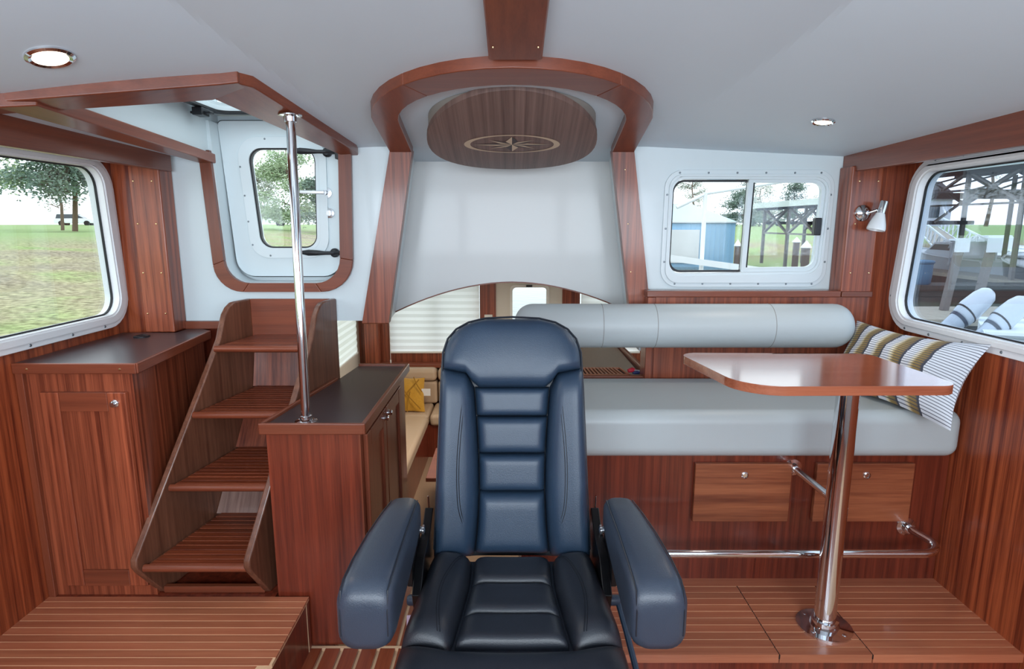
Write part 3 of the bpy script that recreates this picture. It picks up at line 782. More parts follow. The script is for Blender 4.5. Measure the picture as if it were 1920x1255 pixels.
# armrests
def rrect(cx, cz, hw, hh, r, n=5):
    out = []
    for (sx, sz, a0) in ((1, 1, 0), (-1, 1, PI / 2), (-1, -1, PI), (1, -1, 3 * PI / 2)):
        for i in range(n + 1):
            a = a0 + PI / 2 * i / n
            out.append((cx + sx * (hw - r) + r * math.cos(a), cz + sz * (hh - r) + r * math.sin(a)))
    return out
for s in (-1, 1):
    secs = [  # y, inner x, outer x, top z, bottom z, radius
        (1.485, .255, .300, .775, .730, .020), (1.478, .242, .313, .793, .715, .028), (1.455, .237, .318, .803, .705, .028), (1.38, .236, .328, .806, .690, .028),
        (1.28, .237, .340, .806, .672, .030), (1.18, .238, .350, .800, .655, .032), (1.12, .239, .354, .793, .646, .034), (1.098, .241, .354, .783, .646, .036), (1.086, .247, .348, .766, .652, .034), (1.081, .262, .333, .748, .668, .025)]
    rings = []
    for (yy, xi, xo, zt, zb, r) in secs:
        hw = (xo - xi) / 2; hh = (zt - zb) / 2; r = min(r, hw * .9, hh * .9)
        rings.append([V((s * p[0], yy, p[1])) for p in rrect((xi + xo) / 2, (zt + zb) / 2, hw, hh, r)])
    m = MB(); m.loft(rings); ar = m.build('armrest', 'leather_arm', chair, ang=80)
    for e in (0, 1):
        path = []
        for (yy, xi, xo, zt, zb, r) in secs[2:8]:
            path.append((s * ((xi + r * .25) if e == 0 else (xo - r * .25)), yy, zt - r * .22))
        yy, xi, xo, zt, zb, r = secs[8]
        path.append((s * ((xi + .003) if e == 0 else (xo - .003)), yy - .001, zt - .03)); path.append((s * ((xi + .003) if e == 0 else (xo - .003)), yy - .001, zb + .03))
        MB().tube(path, .0016, 5).build('seam', 'leather_dark', ar)
    # bracket, pivot and lever between arm and back
    m = MB(); m.plate([(1.585, .480), (1.635, .540), (1.650, .670), (1.630, .690), (1.560, .655), (1.440, .640), (1.370, .580), (1.400, .500)], [], (s * .2285, 0, 0), (0, 1, 0), (0, 0, 1), (s, 0, 0), .024)
    br = m.build('arm_bracket', 'black_metal', chair, bevel=.003)
    m = MB(); m.plate([(1.40, .585), (1.50, .610), (1.535, .66), (1.50, .73), (1.40, .74)], [], (s * .252, 0, 0), (0, 1, 0), (0, 0, 1), (s, 0, 0), .016); m.build('arm_plate', 'black_metal', br, bevel=.003)
    m = MB()
    for q in range(3): m.lathe([(.010, 0), (.014, .003), (.014, .008), (.010, .011)], (s * (.240 + q * .012), 1.545, .665), (s, 0, 0), 14)
    m.build('pivot', 'chrome', br)
    m = MB(); m.bar((s * .238, 1.63, .62), (s * .246, 1.655, .715), .004, .018, (0, 1, 0)); m.build('recline_lever', 'chrome', br, bevel=.002)
m = MB(); m.lathe([(.012, 0), (.014, .006), (.014, .05), (.010, .055)], (.228, 1.42, .535), (1, 0, 0), 14); kn = m.build('adjuster_knob', 'slate_plastic', chair)
m = MB(); m.tube([(.276, 1.42, .532), (.288, 1.36, .49), (.300, 1.29, .44), (.302, 1.27, .425)], [.008, .008, .008, .011], 8); m.build('lever', 'slate_plastic', kn)
m = MB(); m.lathe([(.012, 0), (.014, .006), (.014, .04), (.010, .045)], (-.228, 1.42, .535), (-1, 0, 0), 14); m.build('adjuster_knob', 'slate_plastic', chair)
MB().bar((-.250, 1.33, .555), (-.246, 1.30, .530), .016, .003).build('care_tag', plain('tag_pink', '#cfb3c9', .7), chair)
m = MB(); m.box(-.17, .17, 1.17, 1.50, .44, .475); m.build('seat_slide', 'black_metal', chair, bevel=.004)
m = MB(); m.lathe([(.19, 0), (.19, .012), (.07, .02), (.055, .03), (.055, .30), (.075, .31), (.075, .44)], (0, 1.36, 0), (0, 0, 1), 28); m.build('pedestal', 'black_metal', chair)

# ---- left corner cabinet and its worktop
cab = thing('corner_cabinet', (-1.45, 2.2, .2), 'mahogany corner cabinet with a panelled door left of the ladder', 'cabinet')
MB().plate([(-1.637, 1.945), (-1.262, 1.945), (-1.325, 2.54), (-1.41, 2.497), (-1.637, 2.497)], [], (0, 0, .2), (1, 0, 0), (0, 1, 0), (0, 0, 1), .815).build('body', 'wood_z', cab, False)
MB().box(-1.262, -1.256, 1.940, 1.951, .2, 1.015)
MB().box(-1.640, -1.615, 1.930, 1.946, .2, 1.015).build('scribe_strip', 'wood_trim_z', cab, bevel=.002)
def panel_door(parent, O, U, W, N, w, h, st=.055, mat='wood_z', knob=None, top=.06, bot=.06):
    O, U, W, N = V(O), V(U), V(W), V(N)
    ax = 'x' if abs(U.x) > .5 else 'y'
    d = MB().plate([(.004, .004), (w - .004, .004), (w - .004, h - .004), (.004, h - .004)], [], O, U, W, N, .009).build('door', mat, parent, False)
    for (a, b) in ((0, st), (w - st, w)): MB().plate([(a, 0), (b, 0), (b, h), (a, h)], [], O, U, W, N, .018).build('stile', mat, d, bevel=.003)
    for (a, b) in ((0, bot), (h - top, h)): MB().plate([(st, a), (w - st, a), (w - st, b), (st, b)], [], O, U, W, N, .0175).build('rail', 'wood_trim_' + ax, d, bevel=.003)
    if knob:
        c = O + U * knob[0] + W * knob[1] + N * .018
        k = MB(); k.lathe([(.013, 0), (.013, .003), (.009, .004), (.009, .010), (.011, .014), (.008, .018), (0, .0185)], c, N, 16); k.build('push_knob', 'chrome', d)
    return d
panel_door(cab, (-1.566, 1.945, .245), (1, 0, 0), (0, 0, 1), (0, -1, 0), .285, .705, .062, knob=(.248, .668), top=.065, bot=.06)
wt = thing('corner_worktop', (-1.45, 2.2, 1.015), 'dark worktop edged in mahogany on the left corner cabinet', 'worktop')
wpoly = [(-1.637, 1.928), (-1.236, 1.928), (-1.298, 2.545), (-1.36, 2.596), (-1.415, 2.596), (-1.415, 2.497), (-1.637, 2.497)]
MB().plate(wpoly, [], (0, 0, 1.016), (1, 0, 0), (0, 1, 0), (0, 0, 1), .034).build('top', 'laminate', wt, False)
MB().bar((-1.64, 1.926, 1.033), (-1.232, 1.926, 1.033), .012, .036).build('edge_strip', 'wood_trim_x', wt, bevel=.004)
MB().bar((-1.233, 1.924, 1.033), (-1.297, 2.545, 1.033), .012, .036).build('edge_strip', 'wood_trim_y', wt, bevel=.004)
MB().box(-1.44, -1.20, 2.585, 2.598, 1.05, 1.083).build('back_strip', 'wood_trim_x', wt, bevel=.002)
for xx in (-1.59, -1.285): screw(wt, (xx, 1.9198, 1.031), (0, -1, 0), .0045, 'brass')
m = MB(); m.lathe([(.030, 0), (.030, .004), (.022, .006), (.018, .003), (0, .003)], (-1.50, 2.40, 1.05), (0, 0, 1), 20); m.build('grommet', 'rubber', wt)

# ---- companionway ladder
lad = thing('companionway_ladder', (-1.05, 2.2, .2), 'mahogany ladder with slatted treads leading up to the white door', 'ladder')
def lx(y, side): return (-1.262 + .185 * (y - 1.87)) if side < 0 else (-.905 + .165 * (y - 1.87))
prof = [(1.868, .335), (1.962, .2), (2.20, .2), (2.598, .80), (2.598, 1.182), (2.50, 1.182)] 
crv = [(2.475, 1.180), (2.445, 1.165), (2.42, 1.140), (2.40, 1.10), (2.375, 1.045)]
prof = prof + crv + [(1.858, .385), (1.856, .36)]
for side in (-1, 1):
    th = -.024 if side < 0 else .024
    pa = [(lx(y, side), y, z) for y, z in prof]
    m = MB(); n = len(pa)
    o2 = [(x + th, y, z) for x, y, z in pa]
    tri = tessellate_polygon([[V((p[0], p[1], 0)) for p in prof]])
    m.add(pa + o2, [tuple(t) for t in tri] + [(n + a, n + c, n + b) for a, b, c in tri] + [(i, (i + 1) % n, n + (i + 1) % n, n + i) for i in range(n)])
    m.build('stringer', 'wood_ladder', lad, bevel=.006)
for k in range(4):
    yf, z = 1.885 + .15 * k, .354 + .224 * k
    yb = yf + (.40 if k < 3 else .245)
    if yb > 2.596: yb = 2.596
    e = .002
    m = MB(); m.prism([(lx(yf, -1) + e, yf, z - .006), (lx(yf, 1) - e, yf, z - .006), (lx(yb, 1) - e, yb, z - .006), (lx(yb, -1) + e, yb, z - .006)], (0, 0, -.022)); t = m.build('tread', 'wood_ladder', lad, bevel=.004)
    ny = int((yb - yf) / .030)
    for j in range(ny):
        a = yf + j * (yb - yf) / ny; b = a + (yb - yf) / ny - .0055
        MB().prism([(lx(a, -1) + e + .018, a, z - .008), (lx(a, 1) - e, a, z - .008), (lx(b, 1) - e, b, z - .008), (lx(b, -1) + e + .018, b, z - .008)], (0, 0, .010)).build('slat', 'wood_x', t, bevel=.0015)
    m = MB(); m.tube([(lx(yf, -1) + e, yf - .002, z - .012), (lx(yf, 1) - e, yf - .002, z - .012)], .0135, 10); m.build('nosing', 'wood_trim_x', t)
# sloping back boards between treads
for k in range(-1, 3):
    z0 = .2 if k < 0 else .354 + .224 * k; z1 = .354 + .224 * (k + 1) - .03
    ya = 2.21 if k < 0 else 1.885 + .15 * k + .40 - .03; yb = ya + .12
    if yb > 2.59: yb = 2.592
    m = MB(); m.prism([(lx(ya, -1) + .002, ya, z0), (lx(ya, 1) - .002, ya, z0), (lx(yb, 1) - .002, yb, z1), (lx(yb, -1) + .002, yb, z1)], (0, .006, -.004)); m.build('riser', 'wood_riser' if k < 1 else 'wood_riser_red_shade', lad, False)
MB().prism([(lx(2.58, -1), 2.58, 1.02), (lx(2.58, 1), 2.58, 1.02), (lx(2.58, 1), 2.58, 1.182), (lx(2.58, -1), 2.58, 1.182)], (0, .016, 0)).build('back_board', 'wood_trim_x', lad, bevel=.004)
MB().box(-1.245, -.885, 1.955, 1.975, .2, .225).build('kick_strip', 'wood_trim_x', lad, bevel=.002)

# ---- galley cabinet with worktop, and the handrail standing on it
gal = thing('galley_cabinet', (-.67, 2.36, 0), 'mahogany cabinet with two narrow doors between ladder and pilot chair', 'cabinet')
MB().plate([(-.833, 1.947), (-.517, 1.947), (-.517, 2.80), (-.74, 2.80), (-.752, 2.60)], [], (0, 0, 0), (1, 0, 0), (0, 1, 0), (0, 0, 1), .802).build('body', 'wood_dark', gal, False)
MB().box(-.519, -.514, 1.945, 1.975, 0, .802).build('stile', 'wood_trim_z', gal, False)
for (a, b, kn) in ((1.985, 2.292, 2.262), (2.300, 2.62, 2.332)):
    panel_door(gal, (-.517, a, .03), (0, 1, 0), (0, 0, 1), (1, 0, 0), b - a, .755, .055, 'wood_trim_z', knob=(kn - a, .722))
gw = thing('galley_worktop', (-.67, 2.36, .8), 'dark worktop with raised mahogany edge under the chrome pole', 'worktop')
MB().plate([(-.845, 1.936), (-.500, 1.936), (-.500, 2.815), (-.735, 2.815), (-.760, 2.55)], [], (0, 0, .803), (1, 0, 0), (0, 1, 0), (0, 0, 1), .027).build('top', 'laminate', gw, False)
MB().bar((-.852, 1.937, .822), (-.497, 1.937, .822), .016, .040).build('edge_strip', 'wood_trim_x', gw, bevel=.005)
MB().bar((-.500, 1.930, .822), (-.500, 2.82, .822), .016, .040).build('edge_strip', 'wood_trim_y', gw, bevel=.005)
MB().bar((-.846, 1.930, .822), (-.765, 2.55, .822), .014, .040).build('edge_strip', 'wood_trim_y', gw, bevel=.005)
MB().bar((-.735, 2.815, .822), (-.495, 2.815, .822), .016, .040).build('edge_strip', 'wood_trim_x', gw, bevel=.005)
hp = thing('handrail_pole', (-.708, 1.985, .83), 'vertical chrome grab pole from the worktop up to the hatch surround', 'pole')
top = V((-.728, 2.075, ceil_z(-.728, 2.075) - .03)); bot = V((-.708, 1.985, .83))
MB().tube([bot, top], .0155, 20).build('tube', 'chrome', hp)
for (p, nrm) in ((bot, 1), (top, -1)):
    m = MB(); m.lathe([(.038, 0), (.038, .004), (.022, .007), (.020, .022), (.017, .024)], p, (0, 0, nrm), 24); fo = m.build('flange', 'chrome', hp)
    for a in range(3):
        an = a * 2 * PI / 3 + .5; screw(fo, (p.x + .030 * math.cos(an), p.y + .030 * math.sin(an), p.z + nrm * .0045), (0, 0, nrm), .006)

# ---- bench: base with two drawers, seat cushion, back panel, bolster
bench = thing('storage_bench', (.8, 2.3, .2), 'mahogany bench base with two drop fronts and round locks', 'bench')
MB().box(.035, 1.568, 2.045, 2.50, .2, .69).build('body', 'wood_dark', bench, False)
for (a, b) in ((.654, 1.000), (1.088, 1.437)):
    d = MB(); d.box(a, b, 2.026, 2.045, .437, .660); dd = d.build('drop_front', 'wood_drawer', bench, bevel=.003)
    k = MB(); k.lathe([(.013, 0), (.013, .004), (.009, .006), (.008, .003), (0, .003)], ((a + b) / 2 + .004, 2.026, .617), (0, -1, 0), 18); k.build('lock', 'chrome', dd)
cu = thing('bench_cushion', (.8, 2.24, .69), 'long light grey vinyl seat cushion on the mahogany bench', 'cushion')
m = MB(); m.box(.04, 1.566, 1.985, 2.492, .692, .862); m.build('pad', 'vinyl', cu, bevel=.045, seg=6)
MB().tube([(.08, 1.999, .828), (1.53, 1.999, .828)], .0025, 6).build('piping', 'vinyl_seam', cu)
bp_ = thing('bench_back_panel', (1.03, 2.52, .86), 'mahogany back panel with capping ledge behind the bench bolster', 'panel')
MB().box(.572, 1.492, 2.502, 2.530, .70, 1.20).build('panel', 'wood_z', bp_, False)
MB().box(.565, .60, 2.495, 2.595, .70, 1.20).build('end_post', 'wood_z', bp_, bevel=.004)
MB().box(.560, 1.365, 2.488, 2.545, 1.200, 1.226).build('ledge', 'wood_trim_x', bp_, bevel=.004)
MB().box(1.368, 1.497, 2.488, 2.545, 1.200, 1.224).build('ledge', 'wood_trim_x', bp_, bevel=.004)
MB().box(.562, .590, 2.53, 2.60, 1.200, 1.226).build('ledge_return', 'wood_trim_y', bp_, bevel=.004)
ro_ = thing('bench_bolster', (.69, 2.409, 1.0), 'long rounded light grey bolster running along the bench back', 'bolster')
R = .089; prf = []
for i in range(9):
    a = PI / 2 * i / 8; prf.append((R * math.sin(a) ** .8 if i else 0, .075 * (1 - math.cos(a))))
L_ = 1.362
prf = prf + [(R, L_ * .28), (R, L_ * .63)] + [(r, L_ - h) for r, h in reversed(prf)]
m = MB(); m.lathe(prf, (.010, 2.409, 1.094), (1, 0, 0), 40, False); m.build('roll', 'vinyl', ro_, ang=60)
for xx in (.36, .572, 1.035):
    m = MB(); m.lathe([(R - .003, -.002), (R + .0008, -.001), (R + .0008, .001), (R - .003, .002)], (xx, 2.409, 1.094), (1, 0, 0), 40, False); m.build('seam', 'vinyl_seam', ro_)
for xx in (.70, 1.2):
    MB().box(xx, xx + .03, 2.44, 2.503, 1.05, 1.13).build('bracket', 'wood_trim_y', ro_)

# ---- footrail in front of the bench
rail = thing('foot_rail', (.8, 1.9, .37), 'chrome foot rail bending round to the bench front', 'rail')
path = [(.14, 2.043, .412), (.14, 1.93, .412)] + [(.14 + .075 * (1 - math.cos(PI / 2 * i / 6)), 1.93 - .076 * math.sin(PI / 2 * i / 6), .412) for i in range(1, 7)]
pe = [(1.46 - .085 + .085 * math.sin(PI / 2 * i / 8), 1.854 + .085 * (1 - math.cos(PI / 2 * i / 8)), .412) for i in range(9)]
path += pe + [(1.445, 2.00, .412), (1.440, 2.043, .412)]
MB().tube(path, .0135, 14).build('tube', 'chrome', rail)
for xx in (.14, 1.44):
    m = MB(); m.lathe([(.034, 0), (.034, .005), (.019, .008), (.018, .024)], (xx, 2.0435, .412), (0, -1, 0), 20); fo = m.build('flange', 'chrome', rail)
    for a in range(3): an = a * 2 * PI / 3; screw(fo, (xx + .027 * math.cos(an), 2.038, .412 + .027 * math.sin(an)), (0, -1, 0), .005)

# ---- pedestal table
tb = thing('pedestal_table', (1.024, 1.773, .2), 'glossy mahogany table top on a single chrome pedestal', 'table')
tpoly = fillet([(.545, 1.945), (1.165, 1.930), (1.185, 1.530), (.610, 1.522)], [.05, .045, .05, .13], 8)
MB().plate(tpoly, [], (0, 0, 1.056), (1, 0, 0), (0, 1, 0), (0, 0, 1), .026).build('table_top', 'wood_table', tb, bevel=.008, seg=4)
MB().tube([(1.024, 1.773, .205), (1.024, 1.773, 1.052)], .033, 28).build('pedestal', 'chrome', tb)
m = MB(); m.lathe([(.085, 0), (.085, .006), (.045, .010), (.042, .030), (.034, .032)], (1.024, 1.773, .2), (0, 0, 1), 28); fo = m.build('base_flange', 'chrome', tb)
for a in range(4): an = a * PI / 2 + .6; screw(fo, (1.024 + .066 * math.cos(an), 1.773 + .066 * math.sin(an), .2075), (0, 0, 1), .008)
m = MB(); m.lathe([(.075, 0), (.075, -.006), (.036, -.010), (.034, -.04)], (1.024, 1.773, 1.0565), (0, 0, 1), 24); m.build('top_flange', 'chrome', tb)
m = MB(); m.tube([(1.010, 2.026, .640), (1.018, 1.80, .640)], .0125, 12); st = m.build('brace', 'chrome', tb)
m = MB(); m.lathe([(.030, 0), (.030, .005), (.018, .008), (.016, .028)], (1.010, 2.0455, .640), (0, -1, 0), 20); m.build('flange', 'chrome', st)

# ---- striped lumbar pillow leaning in the bench corner
def pillow(name, A, B, C, D, thick, mat, parent, nu=36, nv=16, pinch=.07):
    """A,B top edge; D,C bottom edge (A above D)"""
    A, B, C, D = V(A), V(B), V(C), V(D); nrm = (B - A).cross(D - A).normalized()
    me = bpy.data.meshes.new(name); vs = []; uvs = []
    for sgn in (1, -1):
        for j in range(nv + 1):
            for i in range(nu + 1):
                a, b = i / nu, j / nv
                a2 = a + pinch * math.sin(PI * (2 * b - 1)) * 0; pa = .5 - .5 * math.cos(PI * a); pb = .5 - .5 * math.cos(PI * b)
                pa = a * .6 + pa * .4; pb = b * .6 + pb * .4
                # pull edge mids inward so corners stick out
                ca = pa + (0.5 - pa) * pinch * math.sin(PI * pb) * 1.2; cb = pb + (0.5 - pb) * pinch * 1.6 * math.sin(PI * pa)
                p = A * (1 - ca) * (1 - cb) + B * ca * (1 - cb) + C * ca * cb + D * (1 - ca) * cb
                hgt = (math.sin(PI * pa) ** .55) * (math.sin(PI * pb) ** .6)
                w = (.005 * math.sin(pa * 23 + pb * 5) + .004 * math.sin(pb * 17 - pa * 9)) * hgt
                vs.append(p + nrm * sgn * (thick * hgt + w)); uvs.append((pa, pb))
    K = (nu + 1) * (nv + 1); fs = []
    for s_ in range(2):
        for j in range(nv):
            for i in range(nu):
                a = s_ * K + j * (nu + 1) + i; q = (a, a + 1, a + nu + 2, a + nu + 1)
                fs.append(q if s_ == 0 else q[::-1])
    base = (A + B + C + D) / 4
    me.from_pydata([tuple(v - base) for v in vs], [], fs); me.update()
    uvl = me.uv_layers.new(name='uv')
    for lp in me.loops: uvl.data[lp.index].uv = uvs[lp.vertex_index]
    me.shade_smooth(); me.materials.append(MATS[mat])
    o = bpy.data.objects.new(name, me); link(o, parent, base); return o

def striped_cloth(name):
    m, nt, b = new_mat(name); N, L = nt.nodes.new, nt.links.new
    uv = N('ShaderNodeUVMap'); uv.uv_map = 'uv'; sp = N('ShaderNodeSeparateXYZ'); L(uv.outputs[0], sp.inputs[0])
    # wobble
    no = N('ShaderNodeTexNoise'); no.inputs['Scale'].default_value = 9; L(uv.outputs[0], no.inputs['Vector'])
    wob = N('ShaderNodeMath'); wob.operation = 'MULTIPLY_ADD'; wob.inputs[1].default_value = .02; L(no.outputs['Fac'], wob.inputs[0]); L(sp.outputs[0], wob.inputs[2])
    f = N('ShaderNodeMath'); f.operation = 'MULTIPLY'; f.inputs[1].default_value = 6.1; L(wob.outputs[0], f.inputs[0])
    fr = N('ShaderNodeMath'); fr.operation = 'FRACT'; L(f.outputs[0], fr.inputs[0])
    rp = N('ShaderNodeValToRGB'); rp.color_ramp.interpolation = 'LINEAR'
    els = rp.color_ramp.elements
    els[0].position = 0; els[0].color = lin('#e6e8ee'); els[1].position = 1; els[1].color = lin('#3d4456')
    for p, c in ((.30, '#dfe2ea'), (.46, '#e6ddc2'), (.53, '#c9b487'), (.60, '#9c8450'), (.86, '#877048'), (.93, '#4a4a52')):
        e = els.new(p); e.color = lin(c)
    L(fr.outputs[0], rp.inputs[0])
    # last part of the pillow: plain white blue ticking
    gt = N('ShaderNodeMath'); gt.operation = 'GREATER_THAN'; gt.inputs[1].default_value = .825; L(wob.outputs[0], gt.inputs[0])
    mx0 = N('ShaderNodeMixRGB'); mx0.inputs[2].default_value = lin('#dfe4ec'); L(gt.outputs[0], mx0.inputs[0]); L(rp.outputs[0], mx0.inputs[1])
    # fine dark cross lines
    f2 = N('ShaderNodeMath'); f2.operation = 'MULTIPLY'; f2.inputs[1].default_value = 30; L(sp.outputs[1], f2.inputs[0])
    fr2 = N('ShaderNodeMath'); fr2.operation = 'FRACT'; L(f2.outputs[0], fr2.inputs[0])
    lt = N('ShaderNodeMath'); lt.operation = 'LESS_THAN'; lt.inputs[1].default_value = .30; L(fr2.outputs[0], lt.inputs[0])
    sc = N('ShaderNodeMath'); sc.operation = 'MULTIPLY'; sc.inputs[1].default_value = .8; L(lt.outputs[0], sc.inputs[0])
    mx = N('ShaderNodeMixRGB'); mx.inputs[2].default_value = lin('#3a4254'); L(sc.outputs[0], mx.inputs[0]); L(mx0.outputs[0], mx.inputs[1])
    L(mx.outputs[0], b.inputs['Base Color']); b.inputs['Roughness'].default_value = .85
striped_cloth('striped_cloth')
pw = pillow('striped_pillow', (1.42, 2.45, 1.110), (1.555, 1.915, 1.115), (1.395, 1.83, .852), (1.25, 2.36, .862), .088, 'striped_cloth', None, pinch=.10)
tag(pw, 'cushion with tan and white bands and dark pinstripes in the bench corner', 'cushion')

# ---- reading lamp on the right pillar
lamp = thing('reading_lamp', (1.43, 2.5, 1.5), 'small chrome reading lamp with white glass shade on the right corner post', 'lamp')
m = MB(); m.lathe([(.033, 0), (.033, .006), (.026, .014), (.010, .018), (.008, .040), (0, .041)], (1.425, 2.4995, 1.543), (0, -1, 0), 24); m.build('wall_plate', 'chrome', lamp)
hd = V((1.462, 2.445, 1.520)); ax = V((-.22, -.05, -1)).normalized()
m = MB(); m.tube([(1.425, 2.462, 1.543), (1.452, 2.45, 1.555), hd - ax * .02], .006, 10); m.build('arm', 'chrome', lamp)
m = MB(); m.lathe([(0, -.070), (.016, -.070), (.017, -.066), (.017, -.022), (.015, -.020), (0, -.019)], hd, ax, 20); m.build('lamp_cap', 'chrome', lamp)
m = MB(); m.lathe([(.016, -.022), (.022, -.005), (.030, .020), (.034, .038), (.033, .046), (.029, .045), (.028, .038), (.020, -.004), (.010, -.016)], hd, ax, 24, False); m.build('lamp_shade', 'opal', lamp)

# ---- downlights
def downlight(x, y, label, r=.042):
    z = ceil_z(x, y); e = .01
    nx = (ceil_z(x + e, y) - ceil_z(x - e, y)) / (2 * e); ny = (ceil_z(x, y + e) - ceil_z(x, y - e)) / (2 * e)
    n = V((nx, ny, -1)).normalized(); c = V((x, y, z))
    d = thing('downlight', c + n * .002, label, 'downlight', 'recessed ceiling downlights')
    m = MB(); m.lathe([(r, -.001), (r, .004), (r * .86, .008), (r * .72, .005), (r * .70, -.001)], c, n, 28, False); m.build('bezel', 'chrome', d)
    m = MB(); m.lathe([(r * .72, .001), (r * .70, .003), (0, .004)], c, n, 28, False); m.build('lens', 'lamp_glow', d)
    ld = bpy.data.lights.new('downlight_beam', 'SPOT'); ld.energy = 7; ld.color = (1.0, .86, .70); ld.spot_size = 2.4; ld.spot_blend = .8; ld.shadow_soft_size = .03
    lo = bpy.data.objects.new('downlight_beam', ld); COL.objects.link(lo); lo.parent = d; lo.location = n * .012
    lo.rotation_euler = n.to_track_quat('-Z', 'Y').to_euler()
plain('lamp_glow', '#fff2dd', .5, emit='#ffe9cc', estr=6)
downlight(-1.085, 1.51, 'bright round downlight in the ceiling ahead of the hatch opening', .051)
downlight(1.035, 2.10, 'round ceiling downlight above the bench and table', .037)

# ---- compass rose medallion under the ring
cm = thing('compass_medallion', (0, 2.25, 1.72), 'round curved walnut ceiling medallion with an inlaid compass rose', 'medallion')
def dz(y):
    t = y - 2.25; return 1.782 - .3025 * t + .325 * t * t
m = MB(); NR, NA = 10, 56
def dsc(r, a, off=0): x = r * math.cos(a); y = 2.25 + r * math.sin(a); return (x, y, dz(y) - off)
m.grid(lambda a, b: dsc(.302 * b, 2 * PI * a, .0), NA, NR)
m.grid(lambda a, b: (.302 * math.cos(2 * PI * a), 2.25 + .302 * math.sin(2 * PI * a), dz(2.25 + .302 * math.sin(2 * PI * a)) + .018 * b), NA, 1)
m.build('disc', 'wood_walnut', cm, ang=50)
m = MB(); m.grid(lambda a, b: (.296 * math.cos(2 * PI * a), 2.25 + .296 * math.sin(2 * PI * a), (dz(2.25 + .296 * math.sin(2 * PI * a)) + .016) * (1 - b) + b * (ceil_z(0, 2.25 + .296 * math.sin(2 * PI * a)) - .001)), NA, 2)
m.build('skirt', plain('skirt_grey', '#8d8780', .6), cm)
def inlay(name, pts, mat, off=.0012):
    # compass drawn in its own plane (ex, ey) on the curved disc, oval
    m = MB(); n = len(pts); m.add([(.170 * x, 2.252 - .072 * yy, dz(2.252 - .072 * yy) - off) for x, yy in pts], [tuple(range(n))]); return m.build(name, mat, cm, False)
m = MB()
m.grid(lambda a, b: ((.150 + .022 * b) * math.cos(2 * PI * a), 2.252 - (.066 + .006 * b) * math.sin(2 * PI * a), dz(2.252 - (.066 + .006 * b) * math.sin(2 * PI * a)) - .0012), 64, 1)
m.build('inlay_ring', 'inlay_light', cm, False)
for k in range(8):
    a = k * PI / 4; lng = .95 if k % 2 == 0 else .80; wid = .30 if k % 2 == 0 else .23
    tip = (lng * math.cos(a) * .86, lng * math.sin(a) * .86)
    for s in (-1, 1):
        b = a + s * PI / 8
        base = (wid * 1.15 * math.cos(b), wid * 1.15 * math.sin(b))
        inlay('inlay_ray', [(0, 0), base, tip] if s > 0 else [(0, 0), tip, base], ('inlay_light' if s > 0 else 'inlay_dark'), .0016 if k % 2 == 0 else .0013)

# ---- console counter behind the bench (left end) with vent grille and small things
cc = thing('console_counter', (.45, 2.85, 0), 'low dark console top with vent grille seen under the grey bolster', 'counter')
MB().box(.05, .568, 2.54, 3.55, -.7, .825).build('body', 'wood_dark', cc, False)
MB().box(.03, .57, 2.53, 3.55, .825, .842).build('top', plain('console_top', '#8d7f74', .22, coat=.4), cc, False)
MB().bar((.03, 2.528, .838), (.60, 2.528, .838), .022, .036).build('fiddle_rail', 'wood_trim_x', cc, bevel=.005)
MB().bar((.600, 2.54, .84), (.575, 3.5, .84), .016, .045).build('fiddle_rail', 'wood_trim_y', cc, bevel=.005)
m = MB(); m.plate([(.24, 2.56), (.50, 2.56), (.47, 2.66), (.24, 2.66)], [[(.25 + i * .0165, 2.572) for i in ()] or [(.26, 2.575), (.262, 2.575), (.262, 2.576)]], (0, 0, .842), (1, 0, 0), (0, 1, 0), (0, 0, 1), .006)
gr = MB().plate([(.22, 2.565), (.515, 2.565), (.495, 2.70), (.22, 2.70)], [], (0, 0, .842), (1, 0, 0), (0, 1, 0), (0, 0, 1), .003).build('grille_back', 'gap_dark', cc, False)
for i in range(16): MB().bar((.232 + i * .017, 2.575, .8475), (.232 + i * .0158, 2.69, .8475), .0085, .006).build('grille_slat', 'wood_plank_x', gr, False)
m = MB(); m.bar((.22, 2.569, .847), (.515, 2.569, .847), .010, .008).bar((.22, 2.695, .847), (.497, 2.695, .847), .010, .008).bar((.513, 2.565, .847), (.494, 2.70, .847), .010, .008); m.build('grille_rim', 'wood_plank_x', gr, False)
kb = thing('key_float', (.545, 2.60, .842), 'small red and navy key float lying by the vent grille', 'key float')
m = MB(); m.tube([(.515, 2.60, .858), (.535, 2.605, .862), (.545, 2.605, .860)], [.008, .012, .008], 10); m.build('red_cap', 'red_plastic', kb)
m = MB(); m.tube([(.535, 2.595, .850), (.555, 2.60, .853), (.575, 2.605, .850)], [.006, .010, .007], 10); m.build('body', 'blue_plastic', kb)
m = MB(); m.bar((.53, 2.60, .862), (.585, 2.592, .860), .004, .006); m.build('key', 'steel', kb)
# ================================================================== SALOON BEYOND THE BULKHEAD
plain('saloon_wall', '#d9d2c6', .5)
plain('saloon_white', '#e8e6e0', .4)
def blind_mat():
    m, nt, b = new_mat('blind_cloth')
    b.inputs['Base Color'].default_value = lin('#f1efea'); b.inputs['Roughness'].default_value = .9
    N, L = nt.nodes.new, nt.links.new
    tl = N('ShaderNodeBsdfTranslucent'); tl.inputs[0].default_value = lin('#f6f5f1'); mx = N('ShaderNodeMixShader'); mx.inputs[0].default_value = .78
    out = nt.nodes['Material Output']; L(b.outputs[0], mx.inputs[1]); L(tl.outputs[0], mx.inputs[2]); L(mx.outputs[0], out.inputs[0])
blind_mat()
sf = MB().box(-1.55, 1.55, 2.46, 6.0, -.75, -.70).build('floor_saloon', 'carpet', None, False); tag(sf, kind='structure')
st_ = setting('floor_steps', (-.25, 2.6, -.7))
